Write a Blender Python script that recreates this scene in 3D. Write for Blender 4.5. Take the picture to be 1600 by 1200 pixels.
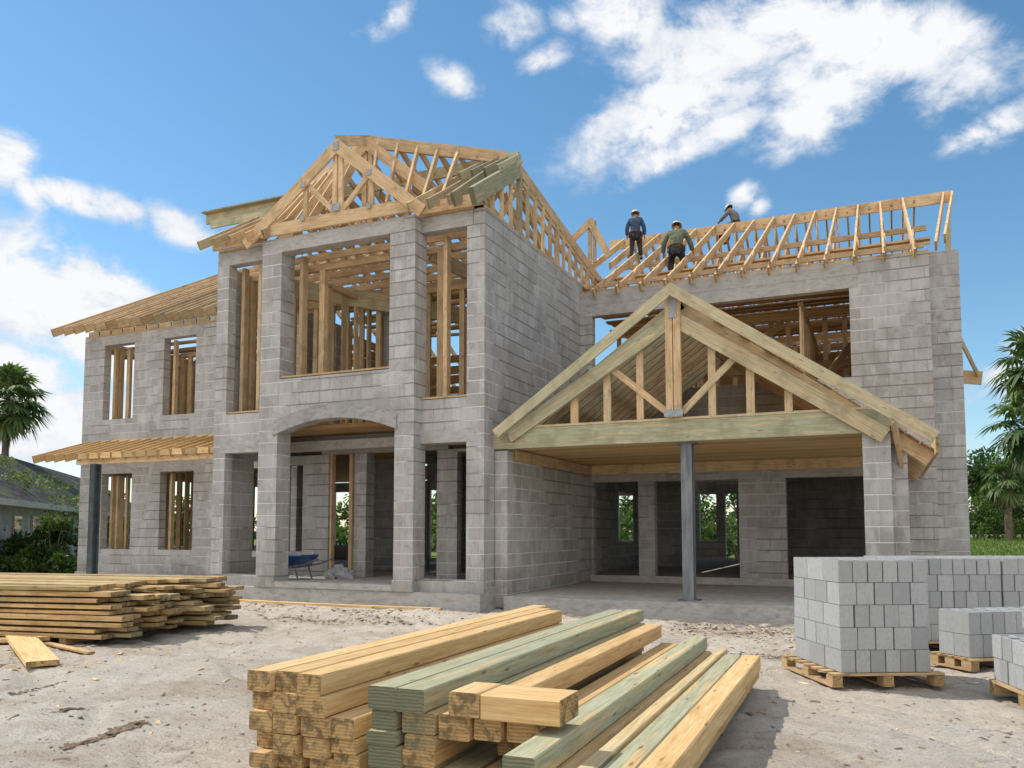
import bpy, bmesh, math, random
import numpy as np
from mathutils import Vector, Matrix

for o in list(bpy.data.objects): bpy.data.objects.remove(o)
C = bpy.context.scene.collection
R = math.radians
rnd = random.Random(7)

# ------------------------------------------------------------------ camera
YAW = R(24.1); PITCH = R(4.13); FPX = 1299.0
cam_d = bpy.data.cameras.new('camera'); cam = bpy.data.objects.new('camera', cam_d); C.objects.link(cam)
cam.location = (0, 0, 1.5); cam.rotation_euler = (math.pi/2+PITCH, 0, YAW)
cam_d.sensor_width = 36; cam_d.lens = 36*FPX/1600; cam_d.shift_y = 0.0851
cam_d.clip_start = 0.05; cam_d.clip_end = 4000
bpy.context.scene.camera = cam
vs = bpy.context.scene.view_settings
vs.view_transform = 'Standard'; vs.look = 'None'; vs.exposure = 0.3; vs.gamma = 1.0

# ------------------------------------------------------------------ sun and sky
SUN_EL = R(50); SUN_DIR = Vector((-0.985*math.cos(SUN_EL), 0.02*math.cos(SUN_EL), math.sin(SUN_EL))).normalized()
sun_d = bpy.data.lights.new('sun', 'SUN'); sun_d.energy = 3.3; sun_d.angle = R(0.5); sun_d.color = (1, 0.95, 0.87)
sun = bpy.data.objects.new('sun', sun_d); C.objects.link(sun)
sun.rotation_euler = SUN_DIR.to_track_quat('Z', 'Y').to_euler(); sun.location = (-20, 10, 40)

def cdir(u, v):
    """direction of the sky seen in the 1600x1200 photograph at (u, v)"""
    y0 = 830-FPX*math.tan(PITCH)
    x = (u-800)/FPX; up = (y0-v)/FPX
    fw = math.cos(PITCH)-up*math.sin(PITCH); z = math.sin(PITCH)+up*math.cos(PITCH)
    return Vector((x*math.cos(YAW)-fw*math.sin(YAW), x*math.sin(YAW)+fw*math.cos(YAW), z)).normalized()

SKY = 0.125
world = bpy.data.worlds.new('World'); bpy.context.scene.world = world; world.use_nodes = True
def build_sky():
    nt = world.node_tree; N = nt.nodes; L = nt.links; N.clear()
    out = N.new('ShaderNodeOutputWorld'); bg = N.new('ShaderNodeBackground'); bg.inputs[1].default_value = SKY
    L.new(bg.outputs[0], out.inputs[0])
    sky = N.new('ShaderNodeTexSky'); sky.sky_type = 'NISHITA'; sky.sun_disc = False
    sky.sun_elevation = SUN_EL; sky.sun_rotation = R(-90); sky.air_density = 1.0; sky.dust_density = 0.15; sky.ozone_density = 2.2
    hs = N.new('ShaderNodeHueSaturation'); hs.inputs['Saturation'].default_value = 1.16; hs.inputs['Value'].default_value = 1.0; hs.inputs['Hue'].default_value = 0.489
    L.new(sky.outputs[0], hs.inputs['Color'])
    tc = N.new('ShaderNodeTexCoord')
    def math_(op, a, b=None, c=None):
        n = N.new('ShaderNodeMath'); n.operation = op
        for i, x in enumerate((a, b, c)):
            if x is None: continue
            if isinstance(x, (int, float)): n.inputs[i].default_value = x
            else: L.new(x, n.inputs[i])
        return n.outputs[0]
    def dot(vec):
        n = N.new('ShaderNodeVectorMath'); n.operation = 'DOT_PRODUCT'; L.new(tc.outputs['Generated'], n.inputs[0])
        n.inputs[1].default_value = vec; return n.outputs['Value']
    # cloud banks: sky position, half-length, half-width in photo pixels, tilt, weight
    banks = [(100,500,230,105,30,1.25),(20,600,260,95,22,1.2),(150,440,170,60,32,1.1),(215,505,70,30,38,.75),(60,420,120,70,35,.95),(10,250,60,60,40,1.0),(45,300,70,30,55,.85),
             (125,312,115,34,17,1.05),(280,355,62,36,28,.95),(205,330,50,24,20,.7),
             (1000,40,120,60,28,.95),(1110,70,190,85,-10,1.05),(1060,165,200,72,-24,1.1),(960,190,90,50,-50,.8),(1100,215,150,34,-24,1.0),(1330,60,240,85,15,1.0),(1290,160,150,70,-30,1.05),(1245,110,90,60,-40,.9),
             (1460,110,130,85,35,.85),(1490,50,150,50,20,.78),(1545,205,110,44,-20,1.0),(1225,235,80,30,-28,.7),(960,240,60,20,-10,.5),(800,40,50,62,80,.82),(850,90,60,26,-20,.72),(880,30,40,26,40,.55),
             (715,130,60,28,28,.72),(605,30,66,26,-38,.66),(560,55,44,18,-10,.5),(915,115,26,20,0,.5),(1160,305,36,28,-20,.85),(1185,322,28,24,-60,.7),
             (1575,590,110,48,-14,1.0),(1600,545,60,40,-30,.8),(60,700,190,30,-3,.75),(240,610,160,34,12,.6),(90,650,150,20,5,.5),
             (-300,300,300,120,20,.9),(1900,150,260,110,-20,.9),(500,-250,380,110,10,.8),(1200,-260,360,130,-10,1.0),(-250,-150,260,120,30,.8)]
    total = None
    for (u, v, sx, sy, tilt, w) in banks:
        d = cdir(u, v); e = cdir(u+8*math.cos(R(tilt)), v+8*math.sin(R(tilt))) - d
        px = e.length/8; t1 = (e - d*e.dot(d)).normalized(); t2 = d.cross(t1).normalized()
        a = math_('MULTIPLY', dot(t1), 1/(sx*px)); b = math_('MULTIPLY', dot(t2), 1/(sy*px))
        q = math_('ADD', math_('MULTIPLY', a, a), math_('MULTIPLY', b, b))
        g = math_('MULTIPLY', math_('POWER', 2.718, math_('MULTIPLY', q, -0.9)), w)
        g = math_('MULTIPLY', g, math_('GREATER_THAN', dot(d), 0.2))
        total = g if total is None else math_('MAXIMUM', total, g)
    # unseen bright cloud bank added behind the camera to light the facade
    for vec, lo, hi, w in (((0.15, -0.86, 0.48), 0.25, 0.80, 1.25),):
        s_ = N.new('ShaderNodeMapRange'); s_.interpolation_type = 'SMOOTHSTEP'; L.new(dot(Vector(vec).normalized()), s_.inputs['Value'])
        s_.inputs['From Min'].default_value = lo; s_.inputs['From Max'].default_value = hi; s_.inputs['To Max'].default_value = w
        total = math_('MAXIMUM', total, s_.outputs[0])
    mp = N.new('ShaderNodeMapping'); L.new(tc.outputs['Generated'], mp.inputs[0]); mp.inputs['Scale'].default_value = (1, 1, 1.5)
    def noise(s, det, rough, dist=0.0):
        n = N.new('ShaderNodeTexNoise'); L.new(mp.outputs[0], n.inputs['Vector'])
        n.inputs['Scale'].default_value = s; n.inputs['Detail'].default_value = det; n.inputs['Roughness'].default_value = rough
        n.inputs['Distortion'].default_value = dist; return n.outputs[0]
    n1 = noise(8.0, 10, 0.62, 0.35); n2 = noise(27.0, 8, 0.66, 0.3)
    fb = math_('ADD', math_('MULTIPLY', math_('SUBTRACT', n1, 0.5), 2.5), math_('MULTIPLY', math_('SUBTRACT', n2, 0.5), 1.1))
    dens = math_('ADD', total, math_('MULTIPLY', fb, math_('ADD', math_('MULTIPLY', total, 0.75), 0.28)))
    mr = N.new('ShaderNodeMapRange'); mr.interpolation_type = 'SMOOTHSTEP'; L.new(dens, mr.inputs['Value'])
    mr.inputs['From Min'].default_value = 0.29; mr.inputs['From Max'].default_value = 0.90
    # thick cores stay white, thin parts a little blue-grey
    sh = N.new('ShaderNodeMapRange'); L.new(math_('ADD', dens, math_('MULTIPLY', math_('SUBTRACT', noise(11.0, 4, .5), .5), 1.1)), sh.inputs['Value'])
    sh.inputs['From Min'].default_value = 0.30; sh.inputs['From Max'].default_value = 1.0
    cm = N.new('ShaderNodeMix'); cm.data_type = 'RGBA'; L.new(sh.outputs[0], cm.inputs['Factor'])
    k = 0.80/SKY
    cm.inputs['A'].default_value = (0.63*k, 0.71*k, 0.84*k, 1); cm.inputs['B'].default_value = (0.97*k, 0.98*k, 1.0*k, 1)
    fl = N.new('ShaderNodeMapRange'); L.new(dot(Vector((0.45, -0.8, 0.4)).normalized()), fl.inputs['Value'])  # extra brightness for the added clouds behind the camera, as facade fill
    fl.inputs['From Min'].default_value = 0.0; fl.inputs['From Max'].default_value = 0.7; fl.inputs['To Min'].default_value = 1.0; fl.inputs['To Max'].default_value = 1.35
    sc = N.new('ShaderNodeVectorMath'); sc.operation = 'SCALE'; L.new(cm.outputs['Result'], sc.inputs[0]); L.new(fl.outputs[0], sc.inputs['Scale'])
    mx = N.new('ShaderNodeMix'); mx.data_type = 'RGBA'
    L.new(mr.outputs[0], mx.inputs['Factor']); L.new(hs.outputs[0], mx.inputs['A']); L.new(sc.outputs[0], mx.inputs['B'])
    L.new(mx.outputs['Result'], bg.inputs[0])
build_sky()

# ------------------------------------------------------------------ materials
class Mat:
    def __init__(s, name, rough=0.85, spec=0.25):
        s.m = bpy.data.materials.new(name); s.m.use_nodes = True
        s.N = s.m.node_tree.nodes; s.L = s.m.node_tree.links
        s.b = s.N['Principled BSDF']; s.b.inputs['Roughness'].default_value = rough; s.b.inputs['Specular IOR Level'].default_value = spec
    def n(s, t, **kw):
        x = s.N.new('ShaderNode'+t)
        for k, v in kw.items():
            if isinstance(v, bpy.types.NodeSocket): s.L.new(v, x.inputs[k])
            elif k in x.inputs: x.inputs[k].default_value = v
            else: setattr(x, k, v)
        return x
    def math(s, op, a, b=0.0):
        x = s.N.new('ShaderNodeMath'); x.operation = op
        for i, v in enumerate((a, b)):
            if isinstance(v, bpy.types.NodeSocket): s.L.new(v, x.inputs[i])
            else: x.inputs[i].default_value = v
        return x.outputs[0]
    def mix(s, f, a, b, mode='MIX'):
        x = s.N.new('ShaderNodeMix'); x.data_type = 'RGBA'; x.blend_type = mode
        for k, v in (('Factor', f), ('A', a), ('B', b)):
            if isinstance(v, bpy.types.NodeSocket): s.L.new(v, x.inputs[k])
            else: x.inputs[k].default_value = v if k == 'Factor' else tuple(v)+(1,) if len(v) == 3 else v
        return x.outputs['Result']
    def ramp(s, f, stops):
        x = s.N.new('ShaderNodeValToRGB'); s.L.new(f, x.inputs[0]); e = x.color_ramp.elements
        while len(e) < len(stops): e.new(0.5)
        for i, (p, c) in enumerate(stops): e[i].position = p; e[i].color = tuple(c)+(1,) if len(c) == 3 else c
        return x.outputs[0]
    def noise(s, vec, scale, det=4, rough=0.55, dist=0.0):
        return s.n('TexNoise', Vector=vec, Scale=scale, Detail=det, Roughness=rough, Distortion=dist).outputs[0]
    def bump(s, h, strength, dist, prev=None):
        x = s.n('Bump', Strength=strength, Distance=dist, Height=h)
        if prev is not None: s.L.new(prev, x.inputs['Normal'])
        return x.outputs[0]
    def out(s, col, nrm=None):
        if isinstance(col, bpy.types.NodeSocket): s.L.new(col, s.b.inputs['Base Color'])
        else: s.b.inputs['Base Color'].default_value = tuple(col)+(1,)
        if nrm is not None: s.L.new(nrm, s.b.inputs['Normal'])
        return s.m

def scaled(m, vec, sc, loc=(0, 0, 0)):
    return m.n('Mapping', Vector=vec, Scale=sc, Location=loc).outputs[0]

def wood(name, light, mid, dark, green=(0.30, 0.31, 0.19), green2=(0.44, 0.44, 0.31), grime=0.0):
    m = Mat(name, 0.8, 0.2)
    uv = m.n('UVMap').outputs[0]
    at = m.n('Attribute', attribute_name='tint'); sep = m.n('SeparateColor', Color=at.outputs['Color'])
    tr, tg, te = sep.outputs[0], sep.outputs[1], sep.outputs[2]
    grain = m.noise(scaled(m, uv, (1.3, 26, 1)), 1.6, 5, 0.6, 0.5)
    fine = m.noise(scaled(m, uv, (4, 140, 1)), 1.5, 3, 0.6)
    big = m.noise(scaled(m, uv, (0.7, 2.5, 1)), 1.3, 3, 0.5)
    base = m.ramp(m.math('ADD', m.math('MULTIPLY', grain, 0.75), m.math('MULTIPLY', big, 0.25)), [(0.30, dark), (0.48, mid), (0.68, light)])
    gc = m.ramp(grain, [(0.35, green), (0.65, green2)])
    gs = m.noise(scaled(m, uv, (0.55, 9, 1)), 1.4, 5, 0.62, 0.4)
    gf = m.math('MULTIPLY', tg, m.ramp(gs, [(0.34, (0.05,)*3), (0.47, (0.9,)*3), (0.60, (1,)*3)]))
    col = m.mix(gf, base, gc)
    col = m.mix(m.ramp(fine, [(0.35, (0.35,)*3), (0.55, (0, 0, 0))]), col, m.mix(1.0, col, (0.55, 0.5, 0.45), 'MULTIPLY'))
    vor = m.n('TexVoronoi', Vector=scaled(m, uv, (1.5, 6.5, 1)), Scale=1.6)
    knot = m.ramp(vor.outputs['Distance'], [(0.06, (1, 1, 1)), (0.14, (0, 0, 0))])
    chk = m.noise(scaled(m, uv, (1.6, 60, 1), (5, 3, 0)), 1.5, 4, 0.6)
    col = m.mix(m.ramp(chk, [(0.62, (0, 0, 0)), (0.70, (0.7,)*3)]), col, (0.20, 0.12, 0.05))
    col = m.mix(m.math('MULTIPLY', knot, 0.75), col, (0.15, 0.075, 0.03))
    # sawn ends: growth rings and drying stains
    ring = m.n('TexWave', Vector=uv, Scale=16.0, Distortion=3.5, Detail=3.0, wave_type='RINGS').outputs['Fac']
    endc = m.mix(ring, (0.36, 0.225, 0.09), (0.53, 0.35, 0.16))
    sv = m.n('VectorMath', operation='ADD'); m.L.new(uv, sv.inputs[0]); m.L.new(m.n('CombineXYZ', X=m.math('MULTIPLY', tr, 91.0), Y=m.math('MULTIPLY', tr, 37.0)).outputs[0], sv.inputs[1])
    st = m.noise(sv.outputs[0], 11.0, 5, 0.65, 1.0)
    endc = m.mix(m.ramp(st, [(0.46, (0, 0, 0)), (0.60, (0.85,)*3)]), endc, (0.13, 0.095, 0.05))
    endc = m.mix(m.math('MULTIPLY', tg, 0.85), endc, m.mix(m.math('ADD', m.math('MULTIPLY', st, 0.6), m.math('MULTIPLY', ring, 0.4)), (0.035, 0.06, 0.04), (0.24, 0.26, 0.17)))
    col = m.mix(te, col, endc)
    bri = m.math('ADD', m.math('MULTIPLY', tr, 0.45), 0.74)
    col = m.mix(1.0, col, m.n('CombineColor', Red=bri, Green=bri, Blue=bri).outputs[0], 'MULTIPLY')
    if grime:
        geo = m.n('NewGeometry').outputs['Position']
        g = m.noise(geo, 3.0, 5, 0.6)
        col = m.mix(m.math('MULTIPLY', m.ramp(g, [(0.48, (0, 0, 0)), (0.66, (1, 1, 1))]), grime), col, (0.20, 0.16, 0.10))
    nr = m.bump(m.math('ADD', grain, m.math('MULTIPLY', fine, 0.5)), 0.35, 0.004)
    return m.out(col, nr)

PINE = wood('pine lumber', (0.76, 0.54, 0.29), (0.64, 0.42, 0.19), (0.46, 0.27, 0.10))
RAFT = wood('framing lumber', (0.75, 0.57, 0.37), (0.61, 0.42, 0.23), (0.42, 0.26, 0.12), grime=0.4)
BOARD = wood('rough sawn boards', (0.76, 0.56, 0.31), (0.54, 0.35, 0.15), (0.28, 0.17, 0.065), (0.22, 0.25, 0.12), (0.42, 0.40, 0.22), grime=0.45)
PALLET = wood('pallet wood', (0.62, 0.44, 0.26), (0.50, 0.34, 0.18), (0.36, 0.23, 0.11), grime=0.25)
PLY = wood('plywood decking', (0.48, 0.31, 0.14), (0.38, 0.23, 0.10), (0.25, 0.14, 0.06), grime=0.4)

def block_wall():
    m = Mat('concrete block wall', 0.93, 0.12)
    tc = m.n('TexCoord').outputs['Object']; sp = m.n('SeparateXYZ', Vector=tc)
    nr = m.n('SeparateXYZ', Vector=m.n('NewGeometry').outputs['True Normal'])
    fx = m.math('GREATER_THAN', m.math('ABSOLUTE', nr.outputs[0]), 0.6)
    a = m.n('CombineXYZ', X=m.math('ADD', sp.outputs[0], 0.08), Y=sp.outputs[2]).outputs[0]
    b = m.n('CombineXYZ', X=m.math('ADD', sp.outputs[1], 0.20), Y=sp.outputs[2]).outputs[0]
    v = m.mix(fx, a, b)
    # courses wander a little, as hand-laid blocks do
    wob = m.noise(tc, 1.7, 2, 0.5); wob2 = m.noise(tc, 9.0, 2, 0.5)
    off = m.math('ADD', m.math('MULTIPLY', m.math('SUBTRACT', wob, 0.5), 0.005), m.math('MULTIPLY', m.math('SUBTRACT', wob2, 0.5), 0.004))
    vv = m.n('VectorMath', operation='ADD'); m.L.new(v, vv.inputs[0]); m.L.new(m.n('CombineXYZ', X=off, Y=off).outputs[0], vv.inputs[1])
    br = m.n('TexBrick', Vector=vv.outputs[0], Scale=1.0, offset=0.5)
    br.inputs['Brick Width'].default_value = 0.526; br.inputs['Row Height'].default_value = 0.263
    br.inputs['Mortar Size'].default_value = 0.0145; br.inputs['Mortar Smooth'].default_value = 0.5; br.inputs['Bias'].default_value = 0.0
    br.inputs['Color1'].default_value = (0, 0, 0, 1); br.inputs['Color2'].default_value = (1, 1, 1, 1); br.inputs['Mortar'].default_value = (.5, .5, .5, 1)
    rv = br.outputs['Color']
    zr = m.math('ABSOLUTE', m.math('SUBTRACT', m.math('FRACT', m.math('ADD', m.math('DIVIDE', m.n('SeparateXYZ', Vector=vv.outputs[0]).outputs[1], 0.263), 40.5)), 0.5))
    hz = m.math('LESS_THAN', zr, 0.075)
    mo = m.math('MULTIPLY', br.outputs['Fac'], m.math('ADD', m.math('MULTIPLY', hz, 0.65), 0.35))
    col = m.ramp(rv, [(0.0, (0.385, 0.365, 0.340)), (0.3, (0.435, 0.416, 0.39)), (0.75, (0.47, 0.452, 0.428)), (1.0, (0.52, 0.507, 0.485))])
    stv = m.noise(scaled(m, tc, (7, 7, 0.7)), 1.6, 5, 0.62)
    col = m.mix(m.ramp(stv, [(0.45, (0.0,)*3), (0.75, (0.5,)*3)]), col, (0.29, 0.265, 0.24))
    blot = m.noise(tc, 1.1, 6, 0.66)
    col = m.mix(m.ramp(blot, [(0.47, (0, 0, 0)), (0.68, (0.75,)*3)]), col, (0.29, 0.272, 0.25))
    spot = m.noise(scaled(m, tc, (1, 1, 1), (9, 4, 2)), 6.5, 6, 0.7, 0.5)
    col = m.mix(m.ramp(spot, [(0.56, (0, 0, 0)), (0.70, (0.6,)*3)]), col, (0.235, 0.215, 0.195))
    pale = m.noise(scaled(m, tc, (2.2, 2.2, 0.9), (3, 1, 7)), 1.7, 5, 0.6)
    col = m.mix(m.ramp(pale, [(0.52, (0, 0, 0)), (0.70, (0.65,)*3)]), col, (0.57, 0.56, 0.54))
    fine = m.noise(tc, 55.0, 4, 0.6)
    col = m.mix(0.35, col, m.ramp(fine, [(0.3, (0.28,)*3), (0.7, (0.56,)*3)]), 'OVERLAY')
    # joints: some raked dark, some smeared pale
    jn = m.noise(tc, 0.5, 4, 0.5)
    jc = m.ramp(jn, [(0.40, (0.20, 0.19, 0.18)), (0.475, (0.28, 0.265, 0.25)), (0.505, (0.58, 0.57, 0.555)), (0.7, (0.68, 0.67, 0.655))])
    col = m.mix(m.math('MULTIPLY', mo, 0.95), col, jc)
    # splash stain near the ground
    zz = m.math('ADD', sp.outputs[2], m.math('MULTIPLY', m.noise(tc, 2.0, 4, .6), 0.7))
    col = m.mix(m.ramp(m.math('DIVIDE', zz, 3.0), [(0.12, (0.6,)*3), (0.36, (0, 0, 0))]), col, m.mix(1.0, col, (0.60, 0.56, 0.52), 'MULTIPLY'))
    n1 = m.bump(m.math('SUBTRACT', 1.0, mo), 0.7, 0.015)
    n2 = m.bump(fine, 0.5, 0.004, n1)
    return m.out(col, n2)
BLOCK = block_wall()

def concrete(name, c0, c1, stain, bump=0.4, scale=1.0):
    m = Mat(name, 0.9, 0.15)
    tc = m.n('TexCoord').outputs['Object']
    big = m.noise(tc, 1.4*scale, 5, 0.62); med = m.noise(scaled(m, tc, (1, 1, 2.5)), 5.0*scale, 5, 0.6, 0.4); fine = m.noise(tc, 60, 3, 0.6)
    col = m.ramp(big, [(0.35, c0), (0.65, c1)])
    col = m.mix(m.ramp(med, [(0.46, (0, 0, 0)), (0.68, (0.75,)*3)]), col, stain)
    col = m.mix(0.25, col, m.ramp(fine, [(0.3, (0.3,)*3), (0.7, (0.6,)*3)]), 'OVERLAY')
    return m.out(col, m.bump(fine, bump, 0.004, m.bump(med, 0.3, 0.01)))
LINTEL = concrete('cast concrete', (0.38, 0.36, 0.335), (0.47, 0.45, 0.42), (0.29, 0.27, 0.245))
ARCHM = concrete('weathered cast concrete', (0.31, 0.298, 0.28), (0.40, 0.385, 0.365), (0.21, 0.20, 0.185))
SLAB = concrete('slab concrete', (0.38, 0.365, 0.34), (0.48, 0.46, 0.43), (0.28, 0.255, 0.22))

def pallet_block():
    m = Mat('new concrete block', 0.92, 0.12)
    tc = m.n('TexCoord').outputs['Object']; oi = m.n('ObjectInfo').outputs['Random']
    v = m.n('VectorMath', operation='ADD'); m.L.new(tc, v.inputs[0]); m.L.new(m.n('CombineXYZ', X=m.math('MULTIPLY', oi, 40.0), Y=oi).outputs[0], v.inputs[1])
    fine = m.noise(v.outputs[0], 90, 4, 0.7); med = m.noise(v.outputs[0], 9, 4, 0.6); st = m.noise(scaled(m, v.outputs[0], (14, 14, 1.2)), 1.5, 3, 0.5)
    col = m.ramp(oi, [(0.0, (0.33, 0.335, 0.335)), (0.5, (0.40, 0.405, 0.40)), (1.0, (0.46, 0.465, 0.455))])
    col = m.mix(m.ramp(med, [(0.48, (0, 0, 0)), (0.70, (0.5,)*3)]), col, (0.30, 0.30, 0.295))
    col = m.mix(m.ramp(st, [(0.50, (0, 0, 0)), (0.70, (0.35,)*3)]), col, (0.34, 0.34, 0.33))
    col = m.mix(0.5, col, m.ramp(fine, [(0.3, (0.25,)*3), (0.7, (0.62,)*3)]), 'OVERLAY')
    return m.out(col, m.bump(fine, 0.7, 0.005, m.bump(med, 0.3, 0.006)))
CMU = pallet_block()

def steel():
    m = Mat('primed steel', 0.5, 0.4); tc = m.n('TexCoord').outputs['Object']
    n = m.noise(scaled(m, tc, (6, 6, 0.8)), 2.0, 4, 0.6)
    m.b.inputs['Metallic'].default_value = 0.25
    return m.out(m.ramp(n, [(0.35, (0.11, 0.12, 0.13)), (0.6, (0.20, 0.21, 0.22)), (0.75, (0.26, 0.24, 0.22))]), m.bump(n, .2, .004))
STEEL = steel()
def plain(name, c, rough=0.7, var=0.25, scale=8.0, spec=0.3):
    m = Mat(name, rough, spec); tc = m.n('TexCoord').outputs['Object']; n = m.noise(tc, scale, 4, 0.6)
    lo = tuple(x*(1-var) for x in c); hi = tuple(min(1, x*(1+var)) for x in c)
    return m.out(m.ramp(n, [(0.35, lo), (0.65, hi)]))
STEELD = plain('dark green primed steel', (0.055, 0.075, 0.08), 0.55, 0.35, 3, 0.4)
GALV = plain('galvanised plate', (0.30, 0.31, 0.32), 0.45, 0.2, 20)
BLUE = plain('blue painted steel', (0.03, 0.08, 0.20), 0.45, 0.35, 12)
RUBBER = plain('black rubber', (0.02, 0.02, 0.02), 0.8)

def sand():
    m = Mat('sandy ground', 0.95, 0.1)
    pos = m.n('NewGeometry').outputs['Position']
    big = m.noise(pos, 0.35, 5, 0.6); med = m.noise(pos, 2.3, 6, 0.65, 0.3); fine = m.noise(scaled(m, pos, (1, 1.6, 1)), 20, 6, 0.75, 0.4); grit = m.noise(pos, 70, 4, 0.7)
    col = m.ramp(big, [(0.35, (0.54, 0.475, 0.395)), (0.65, (0.645, 0.58, 0.49))])
    col = m.mix(m.ramp(med, [(0.44, (0, 0, 0)), (0.66, (0.5,)*3)]), col, (0.50, 0.42, 0.35))
    col = m.mix(m.ramp(m.noise(pos, 5.5, 6, 0.7, 0.8), [(0.59, (0, 0, 0)), (0.69, (0.75,)*3)]), col, (0.29, 0.225, 0.175))
    col = m.mix(m.ramp(fine, [(0.55, (0, 0, 0)), (0.67, (0.65,)*3)]), col, (0.30, 0.235, 0.185))
    col = m.mix(0.5, col, m.ramp(grit, [(0.32, (0.30,)*3), (0.68, (0.72,)*3)]), 'OVERLAY')
    patch = m.noise(scaled(m, pos, (0.6, 1.1, 1), (4, 2, 0)), 0.9, 6, 0.62, 0.6)
    col = m.mix(m.ramp(patch, [(0.50, (0, 0, 0)), (0.66, (0.62,)*3)]), col, m.mix(1.0, col, (0.66, 0.60, 0.53), 'MULTIPLY'))
    # grass takes over away from the building site
    sp = m.n('SeparateXYZ', Vector=pos)
    wob = m.math('MULTIPLY', m.math('SUBTRACT', m.noise(pos, 0.9, 4, .6), 0.5), 3.0)
    lx = m.math('ADD', sp.outputs[0], wob); ly = m.math('ADD', sp.outputs[1], wob)
    right = m.math('MULTIPLY', m.math('GREATER_THAN', lx, 2.2), m.math('GREATER_THAN', ly, 21.5))
    back = m.math('GREATER_THAN', ly, 35.0)
    left = m.math('MULTIPLY', m.math('LESS_THAN', lx, -24.5), m.math('GREATER_THAN', ly, 14.0))
    g = m.math('MAXIMUM', m.math('MAXIMUM', right, back), left)
    gr = m.ramp(m.noise(pos, 3.0, 5, 0.7), [(0.35, (0.085, 0.135, 0.028)), (0.65, (0.20, 0.28, 0.06))])
    col = m.mix(g, col, gr)
    nr = m.bump(med, 0.45, 0.04); nr = m.bump(fine, 1.0, 0.035, nr); nr = m.bump(grit, 0.8, 0.010, nr)
    return m.out(col, nr)
SAND = sand()
CLOD = plain('dark soil and bark', (0.20, 0.145, 0.10), 0.95, 0.4, 6)
STRAW = plain('pale wood chips', (0.62, 0.46, 0.27), 0.9, 0.3, 6)

def leaf(name, dark, mid, light, trans=0.35):
    m = Mat(name, 0.55, 0.35)
    at = m.n('Attribute', attribute_name='tint'); sep = m.n('SeparateColor', Color=at.outputs['Color'])
    col = m.ramp(sep.outputs[0], [(0.0, dark), (0.5, mid), (1.0, light)])
    m.out(col)
    tl = m.n('BsdfTranslucent', Color=m.mix(1.0, col, (1.3, 1.35, 0.7), 'MULTIPLY'))
    mx = m.n('MixShader', Fac=trans); m.L.new(m.b.outputs[0], mx.inputs[1]); m.L.new(tl.outputs[0], mx.inputs[2])
    m.L.new(mx.outputs[0], m.N['Material Output'].inputs[0])
    return m.m
LEAF = leaf('broad leaves', (0.018, 0.04, 0.010), (0.05, 0.10, 0.022), (0.14, 0.20, 0.045))
LEAF2 = leaf('bright leaves', (0.03, 0.06, 0.012), (0.09, 0.15, 0.03), (0.22, 0.29, 0.07))
PALML = leaf('palm fronds', (0.03, 0.06, 0.02), (0.085, 0.14, 0.045), (0.21, 0.27, 0.10), 0.35)
DEADL = leaf('dead palm thatch', (0.13, 0.09, 0.05), (0.24, 0.17, 0.10), (0.36, 0.28, 0.18), 0.2)
GRASS = leaf('lawn grass', (0.06, 0.10, 0.02), (0.14, 0.21, 0.045), (0.28, 0.34, 0.09), 0.3)
BARK = plain('tree bark', (0.16, 0.125, 0.095), 0.95, 0.4, 7)

def shingle():
    m = Mat('weathered roof shingles', 0.9, 0.15); uv = m.n('UVMap').outputs[0]; pos = m.n('NewGeometry').outputs['Position']
    br = m.n('TexBrick', Vector=uv, Scale=1.0, offset=0.5)
    br.inputs['Brick Width'].default_value = 0.34; br.inputs['Row Height'].default_value = 0.2; br.inputs['Mortar Size'].default_value = 0.018
    br.inputs['Color1'].default_value = (0.032, 0.030, 0.032, 1); br.inputs['Color2'].default_value = (0.080, 0.074, 0.074, 1); br.inputs['Mortar'].default_value = (0.015, 0.015, 0.018, 1)
    n = m.noise(pos, 0.8, 5, 0.7)
    col = m.mix(m.ramp(n, [(0.52, (0, 0, 0)), (0.64, (0.8,)*3)]), br.outputs['Color'], (0.10, 0.14, 0.035))
    return m.out(col, m.bump(m.math('SUBTRACT', 1.0, br.outputs['Fac']), 0.8, 0.03))
SHINGLE = shingle()
STUCCO = plain('white stucco', (0.42, 0.42, 0.43), 0.9, 0.25, 1.5)
TRIM = plain('grey painted trim', (0.42, 0.42, 0.42), 0.7, 0.15)
GLASSY = plain('dark window glass', (0.03, 0.04, 0.05), 0.1, 0.2, 2, 0.6)

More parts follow.
